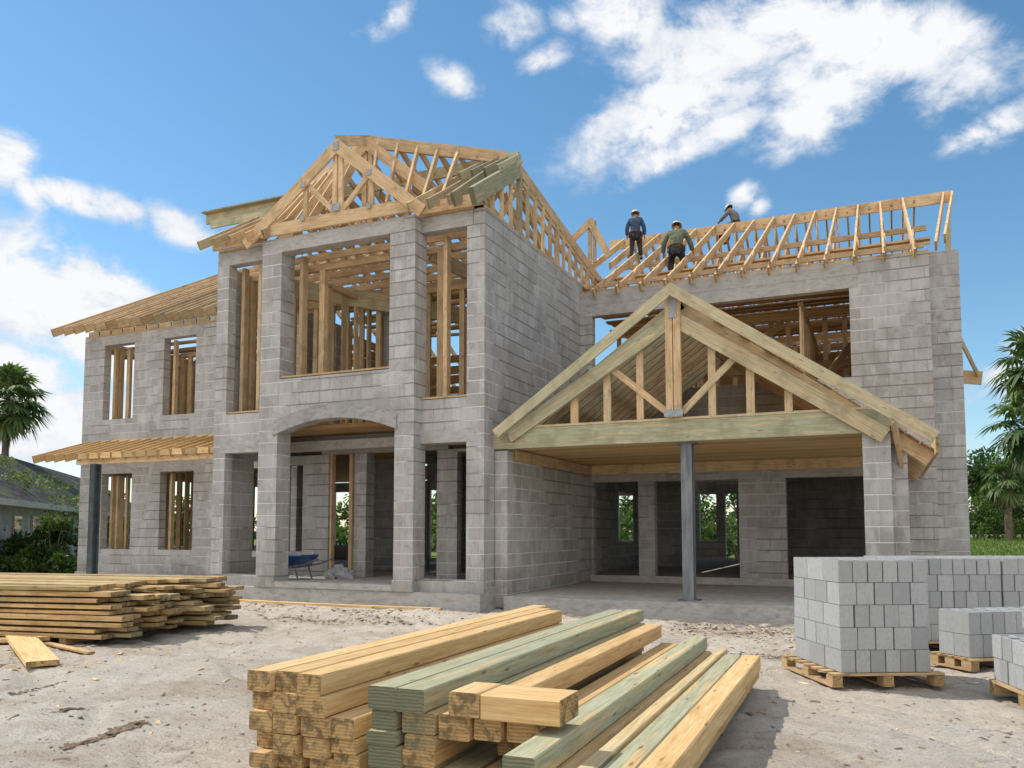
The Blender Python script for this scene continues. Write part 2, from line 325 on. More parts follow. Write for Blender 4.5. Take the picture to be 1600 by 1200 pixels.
# ------------------------------------------------------------------ mesh helpers
class MB:
    def __init__(s): s.v = []; s.f = []; s.uv = []; s.c = []; s.st = []
    def face(s, pts, uv=None, col=(0.5, 0, 0)):
        i = len(s.v); s.v += [tuple(p) for p in pts]; s.f.append(tuple(range(i, i+len(pts))))
        s.uv.append(uv or [(0, 0)]*len(pts)); s.c.append(col)
    def box(s, x0, x1, y0, y1, z0, z1, col=(0.5, 0, 0)):
        s.st.append(len(s.f))
        P = [(x, y, z) for z in (z0, z1) for y in (y0, y1) for x in (x0, x1)]
        for q, ax in (((0, 2, 3, 1), 0), ((4, 5, 7, 6), 0), ((0, 1, 5, 4), 1), ((2, 6, 7, 3), 1), ((0, 4, 6, 2), 2), ((1, 3, 7, 5), 2)):
            pts = [P[k] for k in q]
            uv = [((p[0], p[1]), (p[0], p[2]), (p[1], p[2]))[ax] for p in pts]
            s.face(pts, uv, col)
    def beam(s, p0, p1, w, h, tint=None, green=0.0, up=(0, 0, 1), ch=0.0, top=False, sag=0.0):
        """a sawn timber from p0 to p1, w across, h deep; top=True: p0/p1 run along the top edge"""
        s.st.append(len(s.f))
        p0 = Vector(p0); p1 = Vector(p1); d = (p1-p0); L = d.length; d.normalize(); u = Vector(up)
        if abs(d.dot(u)) > 0.97: u = Vector((0, 1, 0)) if abs(d.y) < 0.9 else Vector((1, 0, 0))
        sd = d.cross(u).normalized(); u = sd.cross(d).normalized()
        if top: p0 = p0-u*h/2; p1 = p1-u*h/2
        if tint is None: tint = rnd.random()
        a, b = w/2, h/2
        if ch > 0:
            prof = [(-a+ch, -b), (a-ch, -b), (a, -b+ch), (a, b-ch), (a-ch, b), (-a+ch, b), (-a, b-ch), (-a, -b+ch)]
        else: prof = [(-a, -b), (a, -b), (a, b), (-a, b)]
        uo = rnd.uniform(0, 50); vo = rnd.uniform(0, 50); n = len(prof); per = [0]
        for k in range(n): q, r = prof[k], prof[(k+1) % n]; per.append(per[-1]+math.hypot(q[0]-r[0], q[1]-r[1]))
        segs = 1 if not sag else 6
        rings = []
        for t in range(segs+1):
            f = t/segs; c = p0+d*L*f+u*(sag*math.sin(math.pi*f))
            rings.append([c+sd*q[0]+u*q[1] for q in prof])
        col = (tint, green, 0)
        for t in range(segs):
            for k in range(n):
                k2 = (k+1) % n
                s.face([rings[t][k], rings[t][k2], rings[t+1][k2], rings[t+1][k]],
                       [(uo+L*t/segs, vo+per[k]), (uo+L*t/segs, vo+per[k+1]), (uo+L*(t+1)/segs, vo+per[k+1]), (uo+L*(t+1)/segs, vo+per[k])], col)
        eo = (rnd.uniform(-.03, .03), rnd.uniform(-.04, .02))
        s.face(list(reversed(rings[0])), [(q[0]+eo[0], q[1]+eo[1]) for q in reversed(prof)], (tint, green, 1))
        s.face(rings[-1], [(q[0]+eo[0], q[1]+eo[1]) for q in prof], (tint, green, 1))
    def tube(s, pts, rad, n=8, col=(0.5, 0, 0), cap=True):
        rings = []; pts = [Vector(p) for p in pts]; L = 0
        for i, p in enumerate(pts):
            d = (pts[min(i+1, len(pts)-1)]-pts[max(i-1, 0)]).normalized()
            u = Vector((0, 0, 1)) if abs(d.z) < 0.9 else Vector((1, 0, 0)); a = d.cross(u).normalized(); b = d.cross(a).normalized()
            r = rad[i] if isinstance(rad, (list, tuple)) else rad
            rings.append([p+a*r*math.cos(2*math.pi*k/n)+b*r*math.sin(2*math.pi*k/n) for k in range(n)])
        for i in range(len(pts)-1):
            L2 = L+(pts[i+1]-pts[i]).length
            for k in range(n):
                s.face([rings[i][k], rings[i][(k+1) % n], rings[i+1][(k+1) % n], rings[i+1][k]], [(L, k/n), (L, (k+1)/n), (L2, (k+1)/n), (L2, k/n)], col)
            L = L2
        if cap: s.face(list(reversed(rings[0])), None, col); s.face(rings[-1], None, col)
    def wall(s, axis, a0, a1, u0, u1, z0, z1, holes=()):
        us = sorted({u0, u1} | {min(max(h[k], u0), u1) for h in holes for k in (0, 1)}); zs = sorted({z0, z1} | {min(max(h[k], z0), z1) for h in holes for k in (2, 3)})
        def solid(i, j):
            if i < 0 or j < 0 or i >= len(us)-1 or j >= len(zs)-1: return False
            cu = (us[i]+us[i+1])/2; cz = (zs[j]+zs[j+1])/2
            return not any(h[0] < cu < h[1] and h[2] < cz < h[3] for h in holes)
        P = (lambda u, a, z: (u, a, z)) if axis == 'x' else (lambda u, a, z: (a, u, z))
        for i in range(len(us)-1):
            for j in range(len(zs)-1):
                if not solid(i, j): continue
                A, B, c, d = us[i], us[i+1], zs[j], zs[j+1]
                s.face([P(A, a0, c), P(B, a0, c), P(B, a0, d), P(A, a0, d)]); s.face([P(B, a1, c), P(A, a1, c), P(A, a1, d), P(B, a1, d)])
                if not solid(i-1, j): s.face([P(A, a1, c), P(A, a0, c), P(A, a0, d), P(A, a1, d)])
                if not solid(i+1, j): s.face([P(B, a0, c), P(B, a1, c), P(B, a1, d), P(B, a0, d)])
                if not solid(i, j-1): s.face([P(A, a1, c), P(B, a1, c), P(B, a0, c), P(A, a0, c)])
                if not solid(i, j+1): s.face([P(A, a0, d), P(B, a0, d), P(B, a1, d), P(A, a1, d)])
    def pieces(s):
        out = []
        for a, b in zip(s.st, s.st[1:]+[len(s.f)]):
            m = MB()
            for k in range(a, b): m.face([s.v[i] for i in s.f[k]], s.uv[k], s.c[k])
            out.append(m)
        return out
    def mesh(s, name, off=(0, 0, 0)):
        me = bpy.data.meshes.new(name); o = off
        me.from_pydata([(p[0]-o[0], p[1]-o[1], p[2]-o[2]) for p in s.v], [], s.f)
        ul = me.uv_layers.new(name='UVMap'); ul.data.foreach_set('uv', [x for f in s.uv for p in f for x in p])
        ca = me.color_attributes.new('tint', 'FLOAT_COLOR', 'CORNER')
        ca.data.foreach_set('color', [x for f, c in zip(s.f, s.c) for _ in f for x in (c[0], c[1], c[2], 1.0)])
        me.update(); return me

def origin(o):
    p = Vector((0, 0, 0))
    while o is not None: p = p+o.location; o = o.parent
    return p
def tag(o, label=None, cat=None, group=None, kind=None):
    for k, v in (('label', label), ('category', cat), ('group', group), ('kind', kind)):
        if v: o[k] = v
    return o
def thing(name, label, cat, loc, group=None, rz=0.0):
    o = bpy.data.objects.new(name, None); C.objects.link(o); o.location = loc; o.rotation_euler = (0, 0, rz); o.empty_display_size = 0.3
    return tag(o, label, cat, group)
def part(name, mb, mat, parent=None, label=None, smooth=False, loc=None):
    """mb in world coordinates; the part hangs from an unrotated parent. loc: own origin (world)"""
    po = origin(parent) if parent else Vector((0, 0, 0)); o_ = Vector(loc) if loc is not None else po
    me = mb.mesh(name, o_); me.materials.append(mat)
    o = bpy.data.objects.new(name, me); C.objects.link(o); o.parent = parent; o.location = o_-po
    if smooth: me.polygons.foreach_set('use_smooth', [True]*len(me.polygons))
    if label: o['label'] = label
    return o
def weld(o, d=0.0005):
    bm = bmesh.new(); bm.from_mesh(o.data); bmesh.ops.remove_doubles(bm, verts=bm.verts, dist=d); bm.to_mesh(o.data); bm.free()
def beamo(name, p0, p1, w, h, parent, mat=None, **kw):
    mb = MB(); mb.beam(p0, p1, w, h, **kw); return part(name, mb, mat or RAFT, parent, loc=p0)
ORD = ['first', 'second', 'third', 'fourth', 'fifth', 'sixth', 'seventh', 'eighth', 'ninth', 'tenth', 'eleventh', 'twelfth', 'thirteenth', 'fourteenth', 'fifteenth']

# ------------------------------------------------------------------ ground
_T = {}
def vnoise(x, y, seed):
    if seed not in _T: _T[seed] = np.random.RandomState(seed).rand(256, 256)
    T = _T[seed]
    xi = np.floor(x).astype(int); yi = np.floor(y).astype(int); fx = x-xi; fy = y-yi
    fx = fx*fx*(3-2*fx); fy = fy*fy*(3-2*fy)
    g = lambda a, b: T[a % 256, b % 256]
    return (g(xi, yi)*(1-fx)+g(xi+1, yi)*fx)*(1-fy)+(g(xi, yi+1)*(1-fx)+g(xi+1, yi+1)*fx)*fy
def gz(X, Y):
    X = np.asarray(X, float); Y = np.asarray(Y, float)
    near = np.clip((17-Y)/2.0, 0, 1)*np.clip((X+19)/3, 0, 1)*np.clip((9-X)/3, 0, 1)
    rut = np.abs(vnoise(X*0.7+Y*0.9, Y*0.5-X*0.25, 11)-0.5)
    z = 0.05*(vnoise(X*0.55, Y*0.55, 1)-0.5)+0.03*(vnoise(X*1.9, Y*1.9, 2)-0.5)+0.05*(vnoise(X*5.1, Y*5.1, 3)-0.5)*vnoise(X*0.8, Y*0.8, 8)+0.030*(vnoise(X*12, Y*12, 4)-0.5)
    z -= 0.05*np.clip(1-rut/0.07, 0, 1)
    # a low spoil ridge raked up in front of the entrance
    rid = np.exp(-((Y-(13.2-0.02*(X+10)))/0.35)**2)*np.clip((X+14)/1.5, 0, 1)*np.clip((-1-X)/2, 0, 1)
    z += rid*(0.05+0.10*(vnoise(X*2.6, Y*2.6, 5)-0.4))
    rid2 = np.exp(-((Y-11.9+0.5*np.sin(X*0.8))/0.3)**2)*np.clip((-5-X)/1.5, 0, 1)*np.clip((X+10.5)/1.5, 0, 1)
    z += rid2*(0.05+0.10*(vnoise(X*3.1, Y*3.1, 6)-0.4))
    return z*near-0.02*near
def build_ground():
    def axis(lo, hi, step, far):
        a = list(np.arange(lo, hi, step)); s = step*2; x = hi
        while x < far: a.append(x); x += s; s *= 1.35
        a.append(far); s = step*2; x = lo-s; pre = []
        while x > -far: pre.append(x); s *= 1.35; x -= s
        pre.append(-far); return np.array(pre[::-1]+a)
    xs = axis(-13, 3.6, 0.05, 1500.0); ys = axis(2.2, 14.6, 0.05, 1500.0)
    X, Y = np.meshgrid(xs, ys); Z = gz(X, Y)
    nx, ny = len(xs), len(ys)
    co = np.stack([X, Y, Z], -1).reshape(-1, 3)
    i = np.arange((ny-1)*(nx-1)); r = i//(nx-1); c = i % (nx-1); a = r*nx+c
    fa = np.stack([a, a+1, a+nx+1, a+nx], -1)
    me = bpy.data.meshes.new('ground'); me.vertices.add(len(co)); me.vertices.foreach_set('co', co.ravel())
    me.loops.add(fa.size); me.loops.foreach_set('vertex_index', fa.ravel().astype(np.int32))
    me.polygons.add(len(fa)); me.polygons.foreach_set('loop_start', np.arange(0, fa.size, 4, dtype=np.int32)); me.polygons.foreach_set('loop_total', np.full(len(fa), 4, dtype=np.int32))
    me.update(); me.validate(); me.polygons.foreach_set('use_smooth', [True]*len(fa)); me.materials.append(SAND)
    o = bpy.data.objects.new('ground', me); C.objects.link(o); tag(o, 'pale sandy building ground, grass beyond the site', 'ground', None, 'structure')
build_ground()

# ------------------------------------------------------------------ the house
HOUSE = thing('unfinished_house', 'two-storey concrete block house under construction with open timber roof framing', 'house', (-10, 18, 0))
XL, XB0, XB1, XR = -22.7, -14.0, -7.095, 1.06      # left end, bay left, bay right, right end
YB, YC, YW, YL, YP = 14.53, 14.28, 20.2, 18.0, 15.0  # bay flanks, bay centre, right wing, left wing, porch

def hp(name, mb, mat, label=None, parent=None, smooth=False, rest=None):
    """one part per separate piece; with rest=..., the later pieces become sub-parts of the first"""
    if len(mb.st) < 2 or mb.st[0] != 0 or parent is not None: return part(name, mb, mat, parent or HOUSE, label, smooth)
    first = None
    for i, m in enumerate(mb.pieces()):
        if first is None: first = part(name, m, mat, HOUSE, label, smooth)
        elif rest: part(rest, m, mat, first)
        else: part(name, m, mat, HOUSE, label, smooth)
    return first
def blocks(*walls, name='block_wall', mat=BLOCK):
    for w in walls:
        mb = MB(); mb.wall(*w); hp(name, mb, mat)
def cast(name, x0, x1, y0, y1, z0, z1, mat=LINTEL):
    mb = MB(); mb.box(x0, x1, y0, y1, z0, z1); return hp(name, mb, mat)

# foundations and slabs
mb = MB(); mb.box(XL-0.02, XB0, YL-0.06, 30, -0.3, 0.27); hp('foundation', mb, SLAB)
mb = MB(); mb.box(XB0-0.03, XB1+0.03, YC+0.02, YC+0.35, -0.3, 0.30); mb.box(XB0-0.03, XB1+0.03, YC+0.35, 34, -0.3, 0.415); hp('foundation', mb, SLAB)
mb = MB(); mb.box(-6.79, 0.75, 14.78, YW-0.1, -0.3, 0.24); hp('porch_slab', mb, SLAB)
mb = MB(); mb.box(XB1+0.031, XR, YW-0.1, 34, -0.3, 0.405); hp('foundation', mb, SLAB)

# left wing
blocks(('x', YL, YL+.25, XL, XB0+.25, 0.27, 7.50, [(-21.83, -20.56, 4.90, 7.21), (-19.35, -18.10, 4.90, 7.21), (-16.9, -15.6, 4.9, 7.21),
        (-21.76, -20.50, 0.96, 3.24), (-19.36, -18.06, 0.96, 3.24), (-16.9, -15.6, .96, 3.24)]))
blocks(('y', XL, XL+.25, YL+.25, 30, 0.27, 7.50, [(18.75, 20.95, .96, 3.24), (21.3, 23.4, .96, 3.24), (25, 26.5, .96, 3.24), (18.7, 21.2, 4.7, 7.2), (24.3, 26.4, 4.9, 7.2)]))
blocks(('x', 30, 30.25, XL, XB0, 0.27, 3.6, [(-22.0, -20.4, .9, 3.2), (-19.7, -17.9, .4, 3.2), (-17.2, -15.0, .4, 3.2)]))
for x0, x1 in ((-22.1, -20.3), (-19.62, -17.83)):
    cast('lintel', x0, x1, YL-.008, YL+.2, 7.212, 7.49); cast('lintel', x0, x1, YL-.008, YL+.2, 3.242, 3.50)
# bay
blocks(('x', YB, YB+.25, XB0, -12.4, 0.30, 7.63, [(-13.66, -12.6, .545, 3.265), (-13.66, -12.6, 4.15, 7.7)]),
       ('x', YB, YB+.25, -8.6, XB1-.25, 0.30, 7.63, [(-8.56, -7.485, .545, 3.265), (-8.56, -7.485, 4.15, 7.7)]))
blocks(('y', XB1-.25, XB1, YB, YW+.2, 0.30, 7.95))
blocks(('y', XB0, XB0+.25, YB+.25, YL, 0.27, 7.63, [(15.6, 17.2, .9, 3.2), (15.6, 17.2, 4.5, 7.2)]))
for x0, x1 in ((-12.475, -11.965), (-8.99, -8.54)):
    mb = MB(); mb.box(x0, x1, YC, YC+.45, 0.30, 4.15); hp('column', mb, BLOCK)
for x0, x1 in ((-12.475, -11.94), (-9.14, -8.545)):
    mb = MB(); mb.box(x0, x1, YC, YC+.45, 4.15, 7.95); hp('column', mb, BLOCK)
cast('lintel', -12.22, -8.80, YC-.006, YC+.30, 7.63, 7.945)
cast('lintel', XB0+.004, -12.478, YB-.006, YB+.24, 7.632, 7.945); cast('lintel', -8.542, XB1-.26, YB-.006, YB+.24, 7.632, 7.945)
cast('lintel', XB0+.2, -12.48, YB-.006, YB+.2, 3.267, 3.53); cast('lintel', -8.538, -7.3, YB-.006, YB+.2, 3.267, 3.53)
# plinth course with window boards
mb = MB(); mb.box(XB0-.012, -12.478, YB-.03, YB+.262, 0.302, .543); mb.box(-8.537, XB1+.012, YB-.03, YB+.26, .302, .543)
mb.box(-12.49, -11.95, YC-.03, YC+.46, .304, .53); mb.box(-9.005, -8.535, YC-.03, YC+.46, .304, .53); hp('plinth', mb, BLOCK)
cast('entry_step', -11.948, -9.008, YC-.02, YC+.55, .306, .43, SLAB)
# panel over the arch and the arch ring
def arch_z(x, spring, rise, x0=-11.965, x1=-8.99): t = (x-x0)/(x1-x0)*2-1; return spring+rise*(1-t*t)
mb = MB(); n = 24
for i in range(n):
    xa = -11.965+2.975*i/n; xb = -11.965+2.975*(i+1)/n; za, zb = arch_z(xa, 3.60, .29), arch_z(xb, 3.60, .29)
    ya, yb = YC+.004, YC+.25
    mb.face([(xa, ya, za), (xb, ya, zb), (xb, ya, 4.80), (xa, ya, 4.80)]); mb.face([(xb, yb, zb), (xa, yb, za), (xa, yb, 4.80), (xb, yb, 4.80)])
    mb.face([(xa, yb, za), (xb, yb, zb), (xb, ya, zb), (xa, ya, za)]); mb.face([(xa, ya, 4.8), (xb, ya, 4.8), (xb, yb, 4.8), (xa, yb, 4.8)])
hp('block_wall', mb, BLOCK)
mb = MB()
for i in range(n):
    X0, X1 = -12.06, -8.93
    f = lambda k: X0+(X1-X0)*k/n
    xa, xb = f(i), f(i+1); g = lambda x: arch_z(x, 3.56, .31, X0, X1)
    ga, gb = (g(xa), g(xb)); ha, hb = ga+.30, gb+.30; ya, yb = YC-.045, YC+.30
    mb.face([(xa, ya, ga), (xb, ya, gb), (xb, ya, hb), (xa, ya, ha)]); mb.face([(xb, yb, gb), (xa, yb, ga), (xa, yb, ha), (xb, yb, hb)])
    mb.face([(xa, yb, ga), (xb, yb, gb), (xb, ya, gb), (xa, ya, ga)]); mb.face([(xa, ya, ha), (xb, ya, hb), (xb, yb, hb), (xa, yb, ha)])
    if i == 0: mb.face([(xa, yb, ga), (xa, ya, ga), (xa, ya, ha), (xa, yb, ha)])
    if i == n-1: mb.face([(xb, ya, gb), (xb, yb, gb), (xb, yb, hb), (xb, ya, hb)])
hp('arch', mb, ARCHM)
# timber sills in the upper openings
for x0, x1, y, z in ((-13.655, -12.60, YB+.05, 4.15), (-8.535, -7.49, YB+.05, 4.15), (-11.935, -9.145, YC+.03, 4.80)):
    mb = MB(); mb.beam((x0, y+.08, z+.045), (x1, y+.08, z+.045), .16, .04, up=(0, 0, 1)); hp('window_sill', mb, RAFT)

# right wing
blocks(('x', YW, YW+.25, XB1+.002, XR, 0.30, 7.05, [(-6.765, -.585, 5.0, 7.05), (-6.765, -5.587, .405, 2.74), (-5.18, -3.145, .405, 2.73), (-2.08, -.12, .405, 2.74)]),
       ('x', YW, YW+.25, -.40, XR, 7.05, 7.67))
cast('lintel', XB1+.003, -.402, YW-.006, YW+.24, 7.052, 7.352); cast('lintel', XB1+.003, -.402, YW-.004, YW+.24, 7.357, 7.672)
cast('lintel', XB1+.02, -4.9, YW-.008, YW+.2, 2.742, 3.0); cast('lintel', -3.6, -2.6, YW-.007, YW+.2, 2.735, 3.0); cast('lintel', -2.4, .1, YW-.008, YW+.2, 2.743, 3.01)
blocks(('x', YW+1.0, YW+1.25, XR-.25, 1.73, 0.0, 7.95), ('y', XR-.25, XR-.002, YW+.25, YW+1.0, 0, 7.67), ('y', 1.48, 1.73, YW+1.25, 34, 0, 7.95, [(24, 26, 1, 3), (29, 31, 1, 3)]))
blocks(('x', 34, 34.25, XB0, 1.73, 0.40, 3.55, [(-12.6, -12.0, 1.0, 3.0), (-10.3, -9.4, 1.1, 3.0), (-6.87, -6.18, 1.1, 3.0), (-5.84, -5.38, .42, 3.0)]),
       ('x', 34, 34.25, XB0, 1.73, 3.78, 7.6, [(-13, -7.6, 4.6, 7.2), (-6.7, -4.2, 4.6, 7.2), (-3.8, -1.8, 4.6, 7.2), (-1.2, .8, 4.6, 7.2)]))
# rooms inside the ground floor
yi = 16.6
blocks(('x', yi, yi+.2, XB0+.25, -12.31, .42, 3.36, [(-13.6, -13.08, 1.0, 3.14)]), ('x', yi, yi+.2, -9.30, -7.35, .42, 3.36, [(-8.78, -7.4, .4, 3.3)]))
cast('lintel', -12.5, -9.0, yi-.03, yi+.2, 3.365, 3.72)
mb = MB(); mb.box(-11.56, -11.22, yi, yi+.34, .42, 3.36); hp('column', mb, BLOCK)
beamo('door_post', (-11.62, yi-.02, .42), (-11.62, yi-.02, 3.36), .09, .09, HOUSE)
beamo('door_post', (-12.26, yi+.1, .42), (-12.26, yi+.1, 3.36), .05, .14, HOUSE)
blocks(('y', -10.6, -10.45, 17.5, 24, .42, 3.55, [(17.9, 19.6, .42, 3.2)]), ('x', 19.8, 19.95, -13.75, -12.2, .42, 3.55), ('x', 21.0, 21.15, -12.1, -10.61, .42, 3.55, [(-12.085, -11.4, .43, 2.95)]), ('y', -7.345, -7.11, YW+.25, 27, .42, 3.55, [(23.5, 25.9, 1.15, 2.7)]), ('x', 24, 24.15, -10.6, -7.4, .42, 3.55, [(-9.6, -8.6, .4, 2.8)]),
       ('x', 25.5, 25.65, -7.1, -5.3, .42, 3.55), ('x', 24, 24.15, -2.9, XR-.25, .42, 3.55), ('y', -2.9, -2.75, 20.9, 24, .42, 3.55))
# upper floor deck on joists
mb = MB(); mb.box(XL+.26, XB0-.01, YL+.26, 29.98, 3.62, 3.70); mb.box(XB0+.26, XB1-.26, YB+.30, 33.9, 3.74, 3.82); mb.box(XB1+.01, XR-.26, YW+.26, 33.9, 3.62, 3.70); hp('floor_deck', mb, PLY)
cast('lintel', XB0+.26, XB1-.26, 15.75, 16.0, 3.38, 3.60); cast('lintel', XB0+.26, XB1-.26, 16.05, 16.3, 3.52, 3.735)
for k in range(4, 16):
    y = YB+.55+k*.42; beamo('floor_joist', (XB0+.26, y, 3.62), (XB1-.26, y, 3.62), .045, .23, HOUSE, PLY)

# timber stud walls upstairs and in the left wing
def stud_wall(p0, p1, z0, z1, gap, w=.05, d=.11, skip=(), green=.0):
    p0 = Vector((*p0, 0)); p1 = Vector((*p1, 0)); L = (p1-p0).length; dr = (p1-p0)/L
    mb = MB(); a = (p0.x, p0.y, z0+.025); b = (p1.x, p1.y, z0+.025)
    mb.beam(a, b, d, .05); mb.beam((p0.x, p0.y, z1-.03), (p1.x, p1.y, z1-.03), d, .05); mb.beam((p0.x, p0.y, z1-.082), (p1.x, p1.y, z1-.082), d, .05)
    sw = hp('stud_wall', mb, RAFT, rest='top_plate'); n = int(L/gap)
    for k in range(n+1):
        if k in skip: continue
        q = p0+dr*(k*gap+rnd.uniform(-.03, .03)); q.z = 0
        ww, dd = (w, d) if abs(dr.x) > .5 else (d, w)
        m = MB(); m.beam((q.x, q.y, z0+.05), (q.x, q.y, z1-.107), dd, ww, green=rnd.random()*green, up=(0, 1, 0))
        part('stud', m, RAFT, sw, loc=(q.x, q.y, z0+.05))
    return sw
FZ = 3.82
stud_wall((-13.5, 15.15), (-7.5, 15.15), FZ, 7.5, 1.02, .14, .14, skip=(3, 4), green=.7)
stud_wall((-11.55, 15.5), (-11.55, 20.4), FZ, 7.2, .55, .05, .14, green=.5)
stud_wall((-13.6, 19.2), (-7.5, 19.2), FZ, 7.4, .62, .06, .12, green=.5)
stud_wall((-8.3, 16.4), (-8.3, 21.8), FZ, 7.0, .62, .05, .12, green=.6)
stud_wall((-22.3, 22.4), (-14.1, 22.4), 3.7, 7.0, .62, .07, .14, skip=(2,))
stud_wall((-20.3, 18.6), (-20.3, 22.2), 3.7, 7.0, .60, .05, .14)
stud_wall((-17.9, 18.6), (-17.9, 22.2), 3.7, 7.0, .60, .05, .14)
stud_wall((-21.9, 20.6), (-17.6, 20.6), .27, 3.55, .62, .06, .14)
stud_wall((-19.4, 18.5), (-19.4, 22.6), .27, 3.55, .58, .05, .14)
stud_wall((-6.9, 23.0), (.7, 23.0), 3.7, 7.2, .47, .06, .12)
stud_wall((-4.4, 20.8), (-4.4, 26.5), 3.7, 7.0, .6, .05, .12)
stud_wall((-1.7, 20.8), (-1.7, 26.5), 3.7, 7.0, .6, .05, .12)
stud_wall((-6.9, 27.0), (.7, 27.0), 3.7, 7.4, .5, .06, .12)
for k in range(12):
    y = 18.7+k*.42; m = MB(); q = 7.15+rnd.uniform(-.12, .12); m.beam((-22.4, y, q), (-14.1, y+rnd.uniform(-.2, .2), q), .26, .04, tint=rnd.random()); hp('ceiling_board', m, RAFT)
stud_wall((-19.6, 18.95), (-17.9, 18.95), 3.72, 6.95, .34, .07, .15)
mb = MB(); mb.box(-13.3, -12.9, 17.6, 18.0, FZ, 6.9); mb.box(-11.3, -10.9, 17.4, 17.8, FZ, 7.0); hp('column', mb, BLOCK)
beamo('roof_girder', (-12.6, 15.4, 7.2), (-8.4, 20.0, 6.9), .12, .42, HOUSE, green=.8)
beamo('roof_girder', (-8.7, 15.2, 7.42), (-7.4, 17.3, 6.75), .10, .30, HOUSE, green=.3)
beamo('roof_girder', (-13.6, 17.2, 7.3), (-7.5, 17.2, 7.3), .12, .36, HOUSE)
# horizontal rails and clutter of bracing inside the right wing opening
for (a, b) in (((-6.9, 22.9, 5.8), (.7, 22.9, 5.85)), ((-6.9, 22.2, 7.05), (.7, 22.2, 7.05)), ((-6.9, 24.4, 7.3), (.7, 24.4, 7.3)), ((-6.9, 21.4, 7.4), (.7, 21.4, 7.4)), ((-3.9, 21.2, 5.4), (-2.3, 22.7, 7.0)), ((-1.2, 21.4, 5.2), (-.2, 22.8, 6.9))):
    beamo('brace', a, b, .06, .2, HOUSE, PLY)
def boarded(axis, a, u0, u1, z0, z1, gap=.03, bw=.24, name='partition_board', mat=PLY):
    z = z0
    while z < z1-.05:
        m = MB(); h = bw*rnd.uniform(.85, 1.1); p = (u0, a, z+h/2) if axis == 'x' else (a, u0, z+h/2); q = (u1, a, z+h/2) if axis == 'x' else (a, u1, z+h/2)
        m.beam(p, q, .03, h, tint=rnd.random()); hp(name, m, mat); z += h+gap*rnd.uniform(.3, 2)
boarded('x', 21.7, -13.7, -7.4, FZ, 6.7, .05); boarded('x', 27.3, -6.9, .75, 3.75, 7.6, .08); boarded('x', 15.5, -13.65, -12.55, FZ, 4.85, .01); boarded('x', 19.7, -8.3, -7.4, FZ, 5.6, .03); boarded('x', 25.3, -6.9, .75, 3.72, 6.5, .10); boarded('x', 23.9, -22.4, -14.2, 3.72, 5.3)
boarded('y', -13.2, 19.0, 24.0, 3.75, 6.9, .06); boarded('y', .72, 20.6, 27, 3.75, 7.4, .05)
for k in range(13):
    y = 20.75+k*.42+rnd.uniform(-.05, .05); m = MB(); m.beam((XB1+.05, y, 7.42+rnd.uniform(-.05, .05)), (.95, y, 7.42+rnd.uniform(-.05, .05)), .30, .04, tint=rnd.random()); hp('ceiling_board', m, PLY)
for k in range(9):
    y = 17.6+k*.6+rnd.uniform(-.15, .15); m = MB(); m.beam((-13.6, y, 7.5+rnd.uniform(-.2, .15)), (-7.5, y+rnd.uniform(-.3, .3), 7.5+rnd.uniform(-.2, .15)), .22, .05, tint=rnd.random(), green=.4*rnd.random()); hp('ceiling_board', m, RAFT)
for k in range(5):
    m = MB(); y = 16.0+.22*k; z = FZ+.03+.1*(k%3); m.beam((-8.35, y, z), (-7.45, y+.3*rnd.random(), z+.05), .18, .09, tint=rnd.random()*.4); tag(part('lumber_board', m, PLY, loc=(-8.35, y, z)), 'dark board piled on the upper floor in the narrow window right of the entrance', 'board', 'boards on the upper floor')
stud_wall((-13.6, 17.1), (-8.4, 17.1), FZ, 7.3, .47, .06, .13, green=.6)
stud_wall((-19.7, 19.6), (-17.2, 19.6), 3.72, 6.9, .33, .06, .14)
stud_wall((-21.1, 19.2), (-20.2, 19.2), 3.72, 6.9, .30, .07, .16)
stud_wall((-21.2, 19.9), (-20.2, 19.9), .27, 3.5, .33, .06, .16)
stud_wall((-13.4, 16.1), (-12.7, 16.1), FZ, 7.4, .33, .06, .14)
# deep timber frames standing inside lower openings
for (x, y, z0, z1, w) in ((-21.68, 18.5, 4.9, 7.2, .16), (-21.47, 18.62, 4.9, 7.2, .12), (-21.30, 18.5, 4.9, 7.2, .10), (-21.55, 18.5, .96, 3.2, .24), (-21.28, 18.55, .96, 3.2, .10), (-21.62, 18.32, .96, 3.2, .14), (-20.95, 18.75, .3, 3.4, .2), (-19.22, 18.34, .96, 3.2, .12), (-18.45, 18.7, .3, 3.5, .22), (-21.7, 18.33, 4.9, 7.2, .12), (-19.22, 18.33, 4.9, 7.2, .12),
                       (-20.95, 18.9, 3.7, 7.0, .22), (-18.6, 18.9, 3.7, 7.0, .18), (-13.5, 14.9, 4.2, 7.63, .15), (-13.02, 14.9, 4.2, 7.63, .13), (-8.15, 14.92, 4.2, 7.63, .17), (-7.78, 16.6, 3.85, 7.3, .2), (-11.72, 14.78, 4.85, 7.63, .18)):
    beamo('window_stud', (x, y, z0), (x, y, z1), .09, w, HOUSE, up=(0, 1, 0), green=rnd.random()*.4)
beamo('brace', (-21.5, 19.6, 7.0), (-20.6, 19.9, 5.9), .06, .12, HOUSE)

# wall plates
for a, b, w in (((XB0, YB+.12, 7.99), (XB1-.03, YB+.12, 7.99), .24), ((XB1-.12, YB, 7.975), (XB1-.12, YW+2.3, 7.975), .24), ((XL, YL+.12, 7.53), (XB0, YL+.12, 7.53), .22), ((XB1+.02, YW+.12, 7.70), (XR, YW+.12, 7.70), .22)):
    mb = MB(); mb.beam(a, b, w, .06); hp('wall_plate', mb, RAFT)

# ---- roofs
def roof(name, mb): return hp(name, mb, RAFT, rest='purlin')
S = .54
def rafter(p0, p1, par, name='rafter', w=.05, h=.2, **kw): return beamo(name, p0, p1, w, h, par, top=True, **kw)
